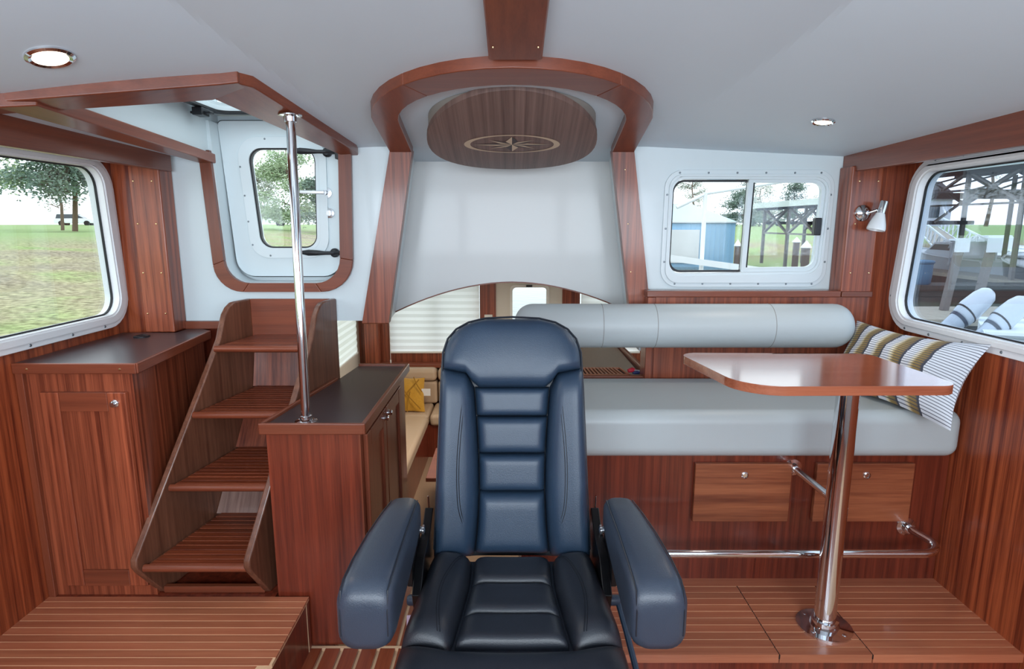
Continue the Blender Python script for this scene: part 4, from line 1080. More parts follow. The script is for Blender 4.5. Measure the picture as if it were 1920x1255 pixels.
for (a, b, z) in ((2.46, 2.72, -.24), (2.72, 2.98, -.47)): MB().box(-.515, .03, a, b, -.7, z).build('step', 'wood_plank_x', st_, bevel=.005)
m = MB(); m.plate([(-1.60, -.8), (1.60, -.8), (1.60, 1.01), (-1.60, 1.01)], [[(-1.23, .215), (-.315, .215), (-.315, 0.975), (-1.23, 0.975)], fillet([(.005, -.05), (.345, -.05), (.345, .88), (.005, .88)], .04), [(.68, .215), (1.30, .215), (1.30, 0.975), (.68, 0.975)]], (0, 6.0, 0), (1, 0, 0), (0, 0, 1), (0, 1, 0), .06)
tag(m.build('wall_aft', 'wood_z', None, False), kind='structure')
m = MB(); m.plate([(2.67, -.8), (6.06, -.8), (6.06, 1.01), (2.67, 1.265)], [[(3.6, .25), (5.83, .25), (5.83, 1.0), (3.6, 1.0)]], (-1.55, 0, 0), (0, 1, 0), (0, 0, 1), (-1, 0, 0), .06)
tag(m.build('wall_port_saloon', 'saloon_wall', None, False), kind='structure')
m = MB(); m.plate([(2.67, -.8), (6.06, -.8), (6.06, 1.01), (2.67, 1.265)], [[(3.6, .25), (5.83, .25), (5.83, 1.0), (3.6, 1.0)]], (1.55, 0, 0), (0, 1, 0), (0, 0, 1), (1, 0, 0), .06)
tag(m.build('wall_starboard_saloon', 'saloon_wall', None, False), kind='structure')
tag(MB().prism([(-1.6, 2.86, 1.245), (1.6, 2.86, 1.245), (1.6, 6.06, 1.0), (-1.6, 6.06, 1.0)], (0, 0, .03)).build('ceiling_saloon', 'saloon_white', None, False), kind='structure')
area_light('saloon_lamp_light', (-.3, 4.4, 1.03), (0, 0, 0), .5, .5, 16, (1.0, .88, .72))
# corner pillars and shelf on the aft wall
tr = setting('trim_10', (-1.3, 5.95, 0))
MB().box(-1.47, -1.33, 5.90, 6.0, .10, 0.998).build('corner_post', 'wood_z', tr, bevel=.004)
MB().box(-.32, -.16, 5.95, 6.0, .10, 0.998).build('door_post', 'wood_z', tr, bevel=.004)
MB().box(.50, .66, 5.95, 6.0, .10, 0.998).build('door_post', 'wood_z', tr, bevel=.004)
MB().box(-1.45, -.17, 5.86, 6.0, .085, .115).build('sill_board', 'wood_trim_x', tr, bevel=.004)
# pleated blinds
def blind(name, O, U, w, z0, z1, n, label, nrm, sag=0):
    t = thing(name, (O[0], O[1], z0), label, 'blind', 'pleated saloon blinds')
    O, U, N_ = V(O), V(U), V(nrm); m = MB(); k = int((z1 - z0) / .032); vs = []; fs = []
    for i in range(k + 1):
        z = z0 + (z1 - z0) * i / k; off = .007 * (i % 2)
        vs += [V((O.x, O.y, z)) + N_ * off, V((O.x, O.y, z)) + U * w + N_ * off]
    for i in range(k): a = 2 * i; fs.append((a, a + 1, a + 3, a + 2))
    m.add(vs, fs); m.build('pleats', 'blind_cloth', t, False)
    c = V((O.x, O.y, z0))
    MB().bar(c + N_ * .006, c + U * w + N_ * .006, .02, .018).build('bottom_rail', 'saloon_white', t, bevel=.003)
    p = c + N_ * .02
    m = MB(); m.tube([p + V((0, 0, .7)), p + V((0, 0, -.08))], .0025, 6); m.lathe([(.004, 0), (.007, .01), (.007, .03), (.004, .035)], p + V((0, 0, -.11)), (0, 0, 1), 8); m.build('cord', 'saloon_white', t)
blind('window_blind', (-1.225, 5.96, 0), (1, 0, 0), .90, .225, 1.0, 2, 'wide white pleated blind on the far aft window', (0, -1, 0))
blind('window_blind', (.69, 5.96, 0), (1, 0, 0), .60, .225, 1.0, 2, 'white pleated blind just visible right of the far door', (0, -1, 0))
blind('window_blind', (-1.53, 3.62, 0), (0, 1, 0), 2.2, .25, 1.01, 2, 'white pleated blind on the port side beside the ladder top', (1, 0, 0))
w5 = setting('window_5', (-.77, 6.03, .2)); MB().box(-1.23, -.315, 6.03, 6.036, .215, 0.975).build('pane', 'window_glass', w5, False); MB().box(-.79, -.765, 6.02, 6.04, .215, 0.975).build('mullion', 'rubber', w5, False)
w6 = setting('window_6', (-1.58, 4.7, .25)); MB().box(-1.585, -1.580, 3.6, 5.83, .25, 1.0).build('pane', 'window_glass', w6, False)
w7 = setting('window_7', (1.58, 4.7, .25)); MB().box(1.580, 1.585, 3.6, 5.83, .25, 1.0).build('pane', 'window_glass', w7, False)
w8 = setting('window_8', (1.0, 6.03, .2)); MB().box(.68, 1.30, 6.03, 6.036, .215, 0.975).build('pane', 'window_glass', w8, False)
d2 = setting('door_2', (.17, 5.97, -.7))
MB().plate([(-.16, -.68), (.50, -.68), (.50, .995), (-.16, .995)], [fillet([(.005, -.05), (.345, -.05), (.345, .88), (.005, .88)], .04)], (0, 5.965, 0), (1, 0, 0), (0, 0, 1), (0, 1, 0), .03).build('door_panel', 'saloon_wall', d2, False)
MB().plate(fillet([(-.02, -.075), (.37, -.075), (.37, .905), (-.02, .905)], .05), [fillet([(.005, -.05), (.345, -.05), (.345, .88), (.005, .88)], .04)], (0, 5.965, 0), (1, 0, 0), (0, 0, 1), (0, -1, 0), .012).build('window_frame', 'saloon_white', d2, bevel=.003)
MB().plate(fillet([(.002, -.053), (.348, -.053), (.348, .883), (.002, .883)], .04), [], (0, 5.975, 0), (1, 0, 0), (0, 0, 1), (0, 1, 0), .005).build('pane', 'window_glass', d2, False)
MB().box(.14, .20, 5.945, 5.965, .885, .905).build('latch', 'black_plastic', d2)
MB().box(.135, .137, 5.945, 5.95, 0, .001)
sw = thing('light_switch', (-.24, 5.945, .50), 'white rocker switch plate on the post left of the far door', 'switch'); MB().box(-.275, -.195, 5.940, 5.950, .50, .61).build('plate', 'saloon_white', sw, bevel=.003); MB().box(-.245, -.225, 5.934, 5.940, .535, .585).build('rocker', 'rubber', sw)
# settee
sb = thing('corner_settee', (-1.1, 4.9, -.7), 'wooden base of the tan corner settee', 'settee')
MB().plate([(-1.545, 3.3), (-.80, 3.3), (-.80, 5.47), (.0, 5.47), (.0, 5.995), (-1.545, 5.995)], [], (0, 0, -.7), (1, 0, 0), (0, 1, 0), (0, 0, 1), .32).build('plinth', 'wood_dark', sb, False)
def cush(name, x0, x1, y0, y1, z0, z1, label, group, bev=.035):
    o = MB().box(x0, x1, y0, y1, z0, z1).build(name, 'tan_leather', None, bevel=bev, seg=4); tag(o, label, 'cushion', group)
cush('settee_cushion', -1.38, -.785, 3.32, 4.16, -.38, -.27, 'tan settee seat cushion nearest the galley cabinet', 'tan settee seats')
cush('settee_cushion', -1.38, -.785, 4.17, 5.42, -.38, -.27, 'long tan seat cushion running toward the yellow pillow', 'tan settee seats')
cush('settee_cushion', -1.38, -.785, 5.43, 5.86, -.38, -.27, 'tan corner seat cushion under the yellow pillow', 'tan settee seats')
cush('settee_cushion', -.775, -.01, 5.43, 5.86, -.38, -.27, 'tan seat cushion under the wide blind beside the pilot chair', 'tan settee seats')
for (a, b, lb) in ((-1.37, -.745, 'left of the seam by the yellow pillow'), (-.735, .0, 'right of the seam beside the pilot chair')):
    cush('settee_cushion', a, b, 5.80, 5.93, -.27, -.04, 'lower tan settee back pad ' + lb, 'tan settee backs', .03)
    cush('settee_headrest', a, b, 5.77, 5.93, -.035, .095, 'upper tan settee head roll ' + lb, 'tan settee head rolls', .045)
cush('settee_cushion', -1.54, -1.40, 3.32, 5.90, -.27, .09, 'tan side back pad along the port saloon wall', 'tan settee side', .03)
yp = pillow('yellow_pillow', (-1.16, 5.74, .03), (-.86, 5.76, .01), (-.83, 5.52, -.265), (-1.18, 5.50, -.265), .065, 'yellow_cloth', None, 16, 16, .05)
tag(yp, 'mustard yellow pillow with braided diamond lines on the settee', 'pillow')
for (p, q) in (((-1.12, 5.70, .0), (-.86, 5.50, -.23)), ((-.90, 5.70, .0), (-1.14, 5.47, -.23)), ((-0.975, 5.62, -.1), (-.98, 5.47, -.25)), ((-.95, 5.71, .02), (-.86, 5.62, -.1))):
    pa = V(p); qa = V(q); path = [pa.lerp(qa, t / 8) + V((0, -.055 - .03 * math.sin(PI * t / 8), .02)) for t in range(9)]
    MB().tube(path, .006, 6).build('braid', 'yellow_trim', yp)
MB().box(-.875, -.79, 5.64, 5.643, -.14, -.07).build('care_tag', 'white_cloth', yp, False)
ct = thing('saloon_table', (-.3, 4.4, -.7), 'low wooden saloon table mostly hidden behind the pilot chair', 'table')
MB().box(-.625, -.2, 4.1, 4.7, -.34, -.31).build('table_top', 'wood_trim_x', ct, bevel=.004); MB().box(-.625, -.60, 4.37, 4.42, -.42, -.34).build('table_edge', 'wood_trim_z', ct); MB().box(-.45, -.35, 4.3, 4.5, -.7, -.34).build('leg', 'wood_dark', ct, bevel=.004)
# ================================================================== OUTSIDE
WATER = -1.1
def grass_mat():
    m, nt, b = new_mat('bank_grass'); N, L = nt.nodes.new, nt.links.new
    tc = N('ShaderNodeTexCoord'); n1 = N('ShaderNodeTexNoise'); n1.inputs['Scale'].default_value = .55; n1.inputs['Detail'].default_value = 5
    n2 = N('ShaderNodeTexNoise'); n2.inputs['Scale'].default_value = 14; n2.inputs['Detail'].default_value = 4
    L(tc.outputs['Object'], n1.inputs['Vector']); L(tc.outputs['Object'], n2.inputs['Vector'])
    r1 = N('ShaderNodeValToRGB'); e = r1.color_ramp.elements; e[0].position = .36; e[0].color = lin('#a39a86'); e[1].position = .66; e[1].color = lin('#9ab072')
    x = e.new(.5); x.color = lin('#b0aa8a')
    L(n1.outputs['Fac'], r1.inputs[0])
    r2 = N('ShaderNodeValToRGB'); r2.color_ramp.elements[0].position = .3; r2.color_ramp.elements[0].color = (.45, .43, .4, 1); r2.color_ramp.elements[1].position = .7; r2.color_ramp.elements[1].color = (1.25, 1.25, 1.2, 1)
    L(n2.outputs['Fac'], r2.inputs[0])
    mx = N('ShaderNodeMixRGB'); mx.blend_type = 'MULTIPLY'; mx.inputs[0].default_value = 1; L(r1.outputs[0], mx.inputs[1]); L(r2.outputs[0], mx.inputs[2])
    # greener on the flat top of the bank
    gm = N('ShaderNodeNewGeometry'); sp = N('ShaderNodeSeparateXYZ'); L(gm.outputs['Position'], sp.inputs[0])
    mr = N('ShaderNodeMapRange'); mr.inputs['From Min'].default_value = .95; mr.inputs['From Max'].default_value = 1.2; L(sp.outputs[2], mr.inputs['Value'])
    mx2 = N('ShaderNodeMixRGB'); mx2.inputs[2].default_value = lin('#93a874'); L(mr.outputs[0], mx2.inputs[0]); L(mx.outputs[0], mx2.inputs[1])
    mr.clamp = True; my = N('ShaderNodeMapRange'); my.inputs['From Min'].default_value = 50; my.inputs['From Max'].default_value = 56; L(sp.outputs[1], my.inputs['Value'])
    mz = N('ShaderNodeMapRange'); mz.inputs['From Min'].default_value = -.5; mz.inputs['From Max'].default_value = .1; L(sp.outputs[2], mz.inputs['Value'])
    mm = N('ShaderNodeMath'); mm.operation = 'MULTIPLY'; L(my.outputs[0], mm.inputs[0]); L(mz.outputs[0], mm.inputs[1])
    mxm = N('ShaderNodeMath'); mxm.operation = 'MAXIMUM'; L(mr.outputs[0], mxm.inputs[0]); L(mm.outputs[0], mxm.inputs[1]); L(mxm.outputs[0], mx2.inputs[0])
    L(mx2.outputs[0], b.inputs['Base Color']); b.inputs['Roughness'].default_value = .95; b.inputs['Specular IOR Level'].default_value = .1
    bp = N('ShaderNodeBump'); bp.inputs['Strength'].default_value = .6; bp.inputs['Distance'].default_value = .08; L(n2.outputs['Fac'], bp.inputs['Height']); L(bp.outputs[0], b.inputs['Normal'])
grass_mat()
def water_mat():
    m, nt, b = new_mat('water'); N, L = nt.nodes.new, nt.links.new
    b.inputs['Base Color'].default_value = lin('#4e5a4a'); b.inputs['Roughness'].default_value = .06; b.inputs['Specular IOR Level'].default_value = .6
    tc = N('ShaderNodeTexCoord'); n = N('ShaderNodeTexNoise'); n.inputs['Scale'].default_value = 1.6; n.inputs['Detail'].default_value = 2; L(tc.outputs['Object'], n.inputs['Vector'])
    bp = N('ShaderNodeBump'); bp.inputs['Strength'].default_value = .12; bp.inputs['Distance'].default_value = .1; L(n.outputs['Fac'], bp.inputs['Height']); L(bp.outputs[0], b.inputs['Normal'])
water_mat()
plain('bark', '#6a5848', .9, noise=.2, nscale=6)
plain('leaf_dark', '#64796a', .8, noise=.35, nscale=1.5)
plain('leaf_mid', '#a6b894', .8, noise=.35, nscale=1.5)
plain('leaf_grey', '#a9b0a2', .8, noise=.3, nscale=1.5)
plain('blue_metal', '#a0cdec', .5, noise=.06, nscale=2)
plain('blue_roof', '#bcd6e6', .5, noise=.05, nscale=2)
plain('white_paint', '#e6ebee', .5, noise=.05, nscale=2)
plain('timber', '#7c7672', .85, noise=.25, nscale=4)
plain('timber_dark', '#3d3a3c', .9, noise=.2, nscale=4)
plain('dock_wood', '#a8a090', .85, noise=.2, nscale=8)
plain('float_black', '#33332f', .7, noise=.2, nscale=4)
plain('piling', '#5b4a42', .85, noise=.2, nscale=5)
plain('barrel_blue', '#3e6a86', .5)
plain('car_white', '#e9ecef', .25, coat=.4)
plain('car_glass', '#39444e', .1)
plain('tyre', '#1d1d1f', .8)
plain('hull_navy', '#2a3446', .3, coat=.3)
plain('motor_grey', '#b9c2cc', .3, coat=.4)
plain('motor_white', '#ccd3da', .25, coat=.5)
plain('house_wall', '#c5c3d2', .7)
plain('orange', '#e08a2c', .5)
def ground_h(x, y):
    dl = -(x + 2.7); db = (y - 56) * 1.0
    hl = -1.4 if dl < 0 else (-1.2 + 1.70 * min(1, dl / 1.0) + .70 * min(1, max(0, dl - 1) / 10) + .002 * max(0, dl - 11))
    hb = -1.4 if db < 0 else (-1.2 + 2.4 * min(1, db / 9) + .002 * max(0, db - 9))
    return max(hl, hb) + (.05 * math.sin(x * 1.7 + y * .9) * math.sin(y * 1.3 - x * .4) if max(hl, hb) > -1 else 0)
gx = [-90, -60, -40, -30, -25] + [-22 + .8 * i for i in range(24)] + [-2.75 - .12 * (9 - i) for i in range(10)] + [-2.6, 0, 5, 10, 15, 20, 25, 30, 40, 60, 90]
gx = sorted(set(round(v, 3) for v in gx)); gy = [-30, -15, -8] + [-4 + .8 * i for i in range(54)] + [45, 50, 55.9, 56.2, 57, 59, 61, 63, 65, 66, 70, 80, 100, 140]
gy = sorted(set(round(v, 3) for v in gy))
m = MB(); m.add([(x, y, ground_h(x, y)) for y in gy for x in gx], [(j * len(gx) + i, j * len(gx) + i + 1, (j + 1) * len(gx) + i + 1, (j + 1) * len(gx) + i) for j in range(len(gy) - 1) for i in range(len(gx) - 1)])
o = m.build('ground_bank', 'bank_grass', None, True, ang=80); tag(o, kind='structure')
o = MB().add([(-3.5, -60, WATER), (120, -60, WATER), (120, 60, WATER), (-3.5, 60, WATER)], [(0, 1, 2, 3)]).build('ground_water', 'water', None, False); tag(o, kind='structure')

def tree(x, y, z, h, r, mat, label, n=700, conifer=False, leaf=.16, seed=1, bare=.3, group='trees on the bank'):
    rnd = random.Random(seed)
    t = thing('conifer_tree' if conifer else 'leafy_tree', (x, y, z), label, 'tree', group)
    m = MB(); hh = h * .95
    m.tube([(x, y, z - .3), (x + .1 * r, y, z + h * .35), (x - .05 * r, y, z + h * .7), (x, y, z + hh)], [h * .022, h * .017, h * .010, h * .004], 7)
    ends = []
    for k in range(16):
        f = bare + (1 - bare) * rnd.random() * .9; a = rnd.random() * 6.283
        reach = r * (rnd.uniform(.5, 1) * ((1.15 - f) if conifer else math.sin(PI * (.2 + .75 * (f - bare) / (1 - bare)))))
        b0 = V((x, y, z + h * f)); b1 = b0 + V((math.cos(a) * reach, math.sin(a) * reach, (-.05 if conifer else .25) * reach))
        m.tube([b0, (b0 + b1) / 2 + V((0, 0, .05 * reach)), b1], [h * .007, h * .005, h * .002], 5); ends.append((b0, b1))
    m.build('trunk', 'bark', t)
    m = MB()
    for k in range(n):
        b0, b1 = rnd.choice(ends); p = b0.lerp(b1, rnd.uniform(.25, 1.08)) + V((rnd.gauss(0, 1), rnd.gauss(0, 1), rnd.gauss(0, .7))) * r * .13
        u = V((rnd.gauss(0, 1), rnd.gauss(0, 1), rnd.gauss(0, .6))).normalized() * leaf * rnd.uniform(.6, 1.4); w = u.orthogonal().normalized() * leaf * .6
        m.add([p - u, p - w * .8, p + u, p + w * .8], [(0, 1, 2, 3)])
    m.build('foliage', mat, t, False)
tree(-16.2, 22.6, 1.1, 4.6, 2.5, 'leaf_dark', 'dark pine seen through the upper right of the left window', 8000, True, .075, 3, .35)
tree(-22.5, 26.5, 1.1, 5.2, 2.2, 'leaf_mid', 'bushy green tree at the left edge of the left window', 4000, False, .09, 4)
tree(-19.5, 26.5, 1.1, 3.4, 1.3, 'leaf_grey', 'slim bare greyish tree in the middle of the left window', 700, False, .05, 5)
tree(-15.8, 24.8, 1.1, 2.6, 1.0, 'leaf_grey', 'slim bare tree near the right edge of the left window', 500, False, .05, 6)
tree(-12.6, 35.0, 1.0, 5.2, 2.4, 'leaf_mid', 'full green tree filling the hatchway door window', 7000, False, .09, 7, .12)
tree(-16.9, 41.0, 1.0, 4.0, 2.0, 'leaf_grey', 'pale tree at the left of the hatchway door window', 3000, False, .09, 8, .15)
tree(-10.2, 33.0, 1.0, 3.4, 1.6, 'leaf_dark', 'dark shrub like tree at the right of the hatchway door window', 3500, False, .08, 9, .1)
tree(20.6, 70.5, 1.1, 6.4, 2.2, 'leaf_grey', 'tall grey tree above the blue boathouse', 1500, False, .12, 10)
tree(25.6, 68, 1.1, 5.4, 3.2, 'leaf_dark', 'spreading dark conifer right of the blue boathouse', 4000, True, .13, 11, .1)
tree(29.0, 72, 1.1, 5.2, 2.8, 'leaf_grey', 'grey green tree right of the sliding window bar', 2500, False, .13, 12, .15)
tree(33.4, 73, 1.1, 5.8, 2.8, 'leaf_dark', 'dark conifer above the far open shed', 3000, True, .13, 13, .15)
tree(35.5, 68, 1.1, 4.4, 2.9, 'leaf_grey', 'bare brushy tree at the right edge of the sliding window', 2500, False, .11, 14, .05)
tree(51, 66, 1.0, 10.2, 3.8, 'leaf_grey', 'bare tree rising over the moorage roof in the right window', 900, False, .1, 15, .5)

def car(x, y, z, rz, L_, h, label, name='car', pickup=False):
    t = thing(name, (x, y, z), label, 'car', 'cars parked on the bank'); c, s = math.cos(rz), math.sin(rz)
    def T(p): return (x + p[0] * c - p[1] * s, y + p[0] * s + p[1] * c, z + p[2])
    w = .9
    prof = [(-L_ / 2, .35), (-L_ / 2, .85), (-L_ * .47, .95), (L_ * .22, .98), (L_ * .45, .86), (L_ / 2, .7), (L_ / 2, .35)]
    m = MB(); m.loft([[T((p[0], yy, p[1])) for p in prof] for yy in (-w, w)]); m.build('body', 'car_white', t, bevel=.05)
    cab = [(-L_ * .10 if pickup else -L_ * .46, .95), (-L_ * .08 if pickup else -L_ * .42, h), (L_ * .06, h), (L_ * .24, .97)]
    m = MB(); m.loft([[T((p[0], yy, p[1])) for p in cab] for yy in (-w * .85, w * .85)]); m.build('cabin', 'car_glass', t, bevel=.04)
    rf = [(p[0] * .98, p[1] + .02) for p in cab[1:3]]
    m = MB(); m.prism([T((rf[0][0], -w * .8, h)), T((rf[1][0], -w * .8, h)), T((rf[1][0], w * .8, h)), T((rf[0][0], w * .8, h))], (0, 0, .05)); m.build('roof', 'car_white', t)
    for sx in (-.31, .31):
        for sy in (-1, 1):
            m = MB(); m.lathe([(.0, 0), (.34, 0), (.34, .2), (0, .2)], T((sx * L_, sy * (w - .1), .34)), (-s * sy * -1 * -1, c * sy, 0), 14); m.build('wheel', 'tyre', t)
car(-32.2, 81, 1.22, .1, 5.0, 1.65, 'white pickup seen low in the hatchway door window', 'pickup_truck', True)
car(-57.5, 81, 1.24, .3, 4.6, 1.5, 'white car far off in the left window')
car(31.0, 76, 1.25, .1, 5.0, 1.75, 'white van on the bank in the right pane of the sliding window', 'van')
car(29.2, 79, 1.25, .1, 4.6, 1.5, 'white car beside the blue boathouse corner')

# ---- blue boathouse
bh = thing('boathouse', (10.2, 39.5, WATER), 'blue metal boathouse with pale hipped roof in the sliding window', 'boathouse')
x0, x1, y0, y1, ez = 6.6, 13.55, 37.2, 42, 1.62
MB().box(x0, x1, y0, y1, WATER, ez).build('walls', 'blue_metal', bh, False)
m = MB(); m.add([(x0 - .1, y0 - .1, ez), (x1 + .1, y0 - .1, ez), (x1 + .1, y1, ez), (x0 - .1, y1, ez), (x0 + 1.5, y0 + 1.6, 2.75), (x1 - 2.3, y0 + 1.6, 2.75), (x1 - 2.3, y1 - 1, 2.75), (x0 + 1.5, y1 - 1, 2.75)], [(0, 1, 5, 4), (1, 2, 6, 5), (2, 3, 7, 6), (3, 0, 4, 7), (4, 5, 6, 7)])
m.build('roof', 'blue_roof', bh, False)
for i in range(24): xx = x0 + .15 + i * .295; MB().box(xx, xx + .035, y0 - .03, y0, WATER, ez).build('seam', 'blue_metal', bh, False)
MB().box(x0, 11.4, y0 - .12, y0 - .04, WATER + .25, 1.15).build('boat_side_panel', 'white_paint', bh, False)  # added white panel standing in for another boat's hull side
MB().box(x0 - .1, x1 + .1, y0 - .12, y0 - .02, ez - .06, ez + .02).build('fascia', 'white_paint', bh, False)
for (dx, dz_) in ((7.85, 2.1), (7.85, 1.75)): MB().box(dx, dx + .4, y0 - .5, y0 - .1, dz_, dz_ + .28).build('floodlight', 'timber_dark', bh)
pf = thing('white_awning_frame', (2.86, 9.1, -.2), 'white pole frame standing just aft of the sliding window', 'frame')
MB().tube([(2.83, 9.05, -.3), (2.88, 9.2, 1.96)], .032, 10).build('upright', 'white_paint', pf); MB().tube([(2.46, 9.2, 1.74), (2.90, 9.2, 1.95), (5.4, 11.3, 2.33)], .028, 10).build('arm', 'white_paint', pf)
MB().bar((2.2, 9.0, 1.02), (4.6, 9.0, .70), .06, .09).build('rail', 'white_paint', pf); MB().box(2.0, 5.0, 8.7, 9.6, -.6, -.3).build('deck', 'white_paint', pf)
MB().tube([(4.4, 9.0, -.3), (4.4, 9.0, .70)], .028, 8).build('stanchion', 'white_paint', pf)

# ---- open sheds over the moorage
def shed(name, label, xs_, ys_, z0, zt, eave, depth, rise):
    t = thing(name, (xs_[0], (ys_[0] + ys_[-1]) / 2, WATER), label, 'shed', 'open moorage sheds')
    m = MB(); ya, yb = ys_[0] - 1, ys_[-1] + 1
    m.prism([(xs_[0] - .8, ya, zt), (xs_[0] - .8, yb, zt), (xs_[0] + depth, yb, zt + rise), (xs_[0] + depth, ya, zt + rise)], (0, 0, .08)); m.build('roof', 'timber_dark', t, False)
    MB().box(xs_[0] - .88, xs_[0] - .8, ya, yb, zt - .12, zt + .16).build('fascia', plain(name + '_fascia', '#c3cdc6', .6), t, False)
    for xi, x in enumerate(xs_):
        for yi, y in enumerate(ys_):
            MB().bar((x, y, z0), (x, y, zt), .14, .14, (0, 1, 0)).build('post', 'timber', t, False)
            if yi + 1 < len(ys_):
                yn = ys_[yi + 1]; zz = zt - .1 + rise * (x - xs_[0]) / depth; lo = zz - 1.35
                MB().bar((x, y, lo), (x, yn, zz), .08, .13, (1, 0, 0)).build('brace', 'timber', t, False)
                MB().bar((x, yn, lo), (x, y, zz), .08, .13, (1, 0, 0)).build('brace', 'timber', t, False)
                if xi == 0: MB().bar((x, y, lo), (x, yn, lo), .08, .14, (1, 0, 0)).build('tie_beam', 'timber', t, False)
        MB().bar((x, ya, zt - .1 + rise * (x - xs_[0]) / depth), (x, yb, zt - .1 + rise * (x - xs_[0]) / depth), .14, .22).build('beam', 'timber_dark', t, False)
    for y in ys_:
        MB().bar((xs_[0], y, zt - .9), (xs_[0] + depth, y, zt - .9), .08, .16).build('cross_beam', 'timber_dark', t, False)
        for q in range(3):
            xa = xs_[0] + depth * q / 3; xb = xs_[0] + depth * (q + 1) / 3
            MB().bar((xa, y, zt - .9), (xb, y, zt + rise * (q + 1) / 3), .07, .12, (0, 1, 0)).build('brace', 'timber', t, False)
    return t
shed('moorage_shed', 'long open moorage shed with crossed timber trusses in the right window', [19.2, 23.5, 28], [14.5 + 2.9 * i for i in range(7)], -.7, 3.75, .8, 14, 1.0)
shed('moorage_shed', 'low open shed with crossed braces in the sliding window', [14.2, 16.5], [25.5, 28.5, 31.5, 34.5], -.7, 2.45, .6, 5, .4)

def piling(x, y, top, label, r=.17):
    t = thing('mooring_piling', (x, y, WATER), label, 'piling', 'capped mooring pilings'); m = MB(); m.lathe([(r, -.5), (r, top - WATER)], (x, y, WATER), (0, 0, 1), 16); m.build('post', 'piling', t)
    m = MB(); m.lathe([(r * 1.3, 0), (r * 1.3, .03), (0, .22)], (x, y, top), (0, 0, 1), 16, False); m.build('cap', 'white_paint', t)
piling(8.75, 18.1, .80, 'thick piling with white cone cap at the right of the sliding window', .115)
piling(11.3, 24.2, .78, 'thinner capped piling behind the white finger dock', .12)
piling(7.45, 20.1, .78, 'capped piling beside the sliding window bar', .09)

# ---- docks, posts and boats to the right
def dock(x0, x1, y0, y1, z, label, n, along='y', mat='dock_wood'):
    t = thing('floating_dock', ((x0 + x1) / 2, (y0 + y1) / 2, WATER), label, 'dock', 'floating docks')
    MB().box(x0, x1, y0, y1, WATER - .1, z - .10).build('float', 'float_black', t, False)
    MB().box(x0 - .04, x1 + .04, y0 - .04, y1 + .04, z - .14, z - .03).build('rim', mat, t, False)
    for i in range(n):
        if along == 'y': a = y0 + (y1 - y0) * i / n; MB().box(x0 - .04, x1 + .04, a + .008, a + (y1 - y0) / n - .008, z - .03, z).build('plank', mat, t, False)
        else: a = x0 + (x1 - x0) * i / n; MB().box(a + .008, a + (x1 - x0) / n - .008, y0 - .04, y1 + .04, z - .03, z).build('plank', mat, t, False)
    return t
dock(9.3, 12.6, 13.4, 15.6, -.62, 'weathered plank dock below the right window', 16)
dock(8.6, 10.2, 18.6, 20.6, -.05, 'pale finger dock beside the thick capped piling', 10, mat='white_paint')
dock(13.4, 18.8, 20.3, 21.4, -.55, 'dark floating walkway in front of the moorage shed', 14, 'x', 'float_black')
dock(18.9, 20.4, 10, 36, -.62, 'long dock along the front of the moorage shed', 40)
bl = thing('plastic_barrel', (14.05, 20.9, -.55), 'blue plastic barrel standing on the dark walkway', 'barrel')
m = MB(); m.lathe([(.36, 0), (.40, .05), (.42, .35), (.42, .7), (.46, .74), (.46, .80), (.40, .82), (.36, .78)], (14.05, 20.9, -.55), (0, 0, 1), 20); m.build('body', 'barrel_blue', bl)
def sign_post(x, y, z0, z1, label):
    t = thing('sign_post', (x, y, z0), label, 'post', 'leaning posts with blank white boards'); MB().bar((x - .18, y, z0), (x, y, z1), .15, .15, (0, 1, 0)).build('post', 'timber', t, False)
    MB().box(x - .17, x + .17, y - .12, y - .08, z1 - .03, z1 + .31).build('board', 'white_paint', t, False)
sign_post(10.95, 14.9, -.62, .85, 'left of two dock posts with a white board in the right window')
sign_post(11.65, 14.8, -.62, .85, 'right of two dock posts with a white board in the right window')
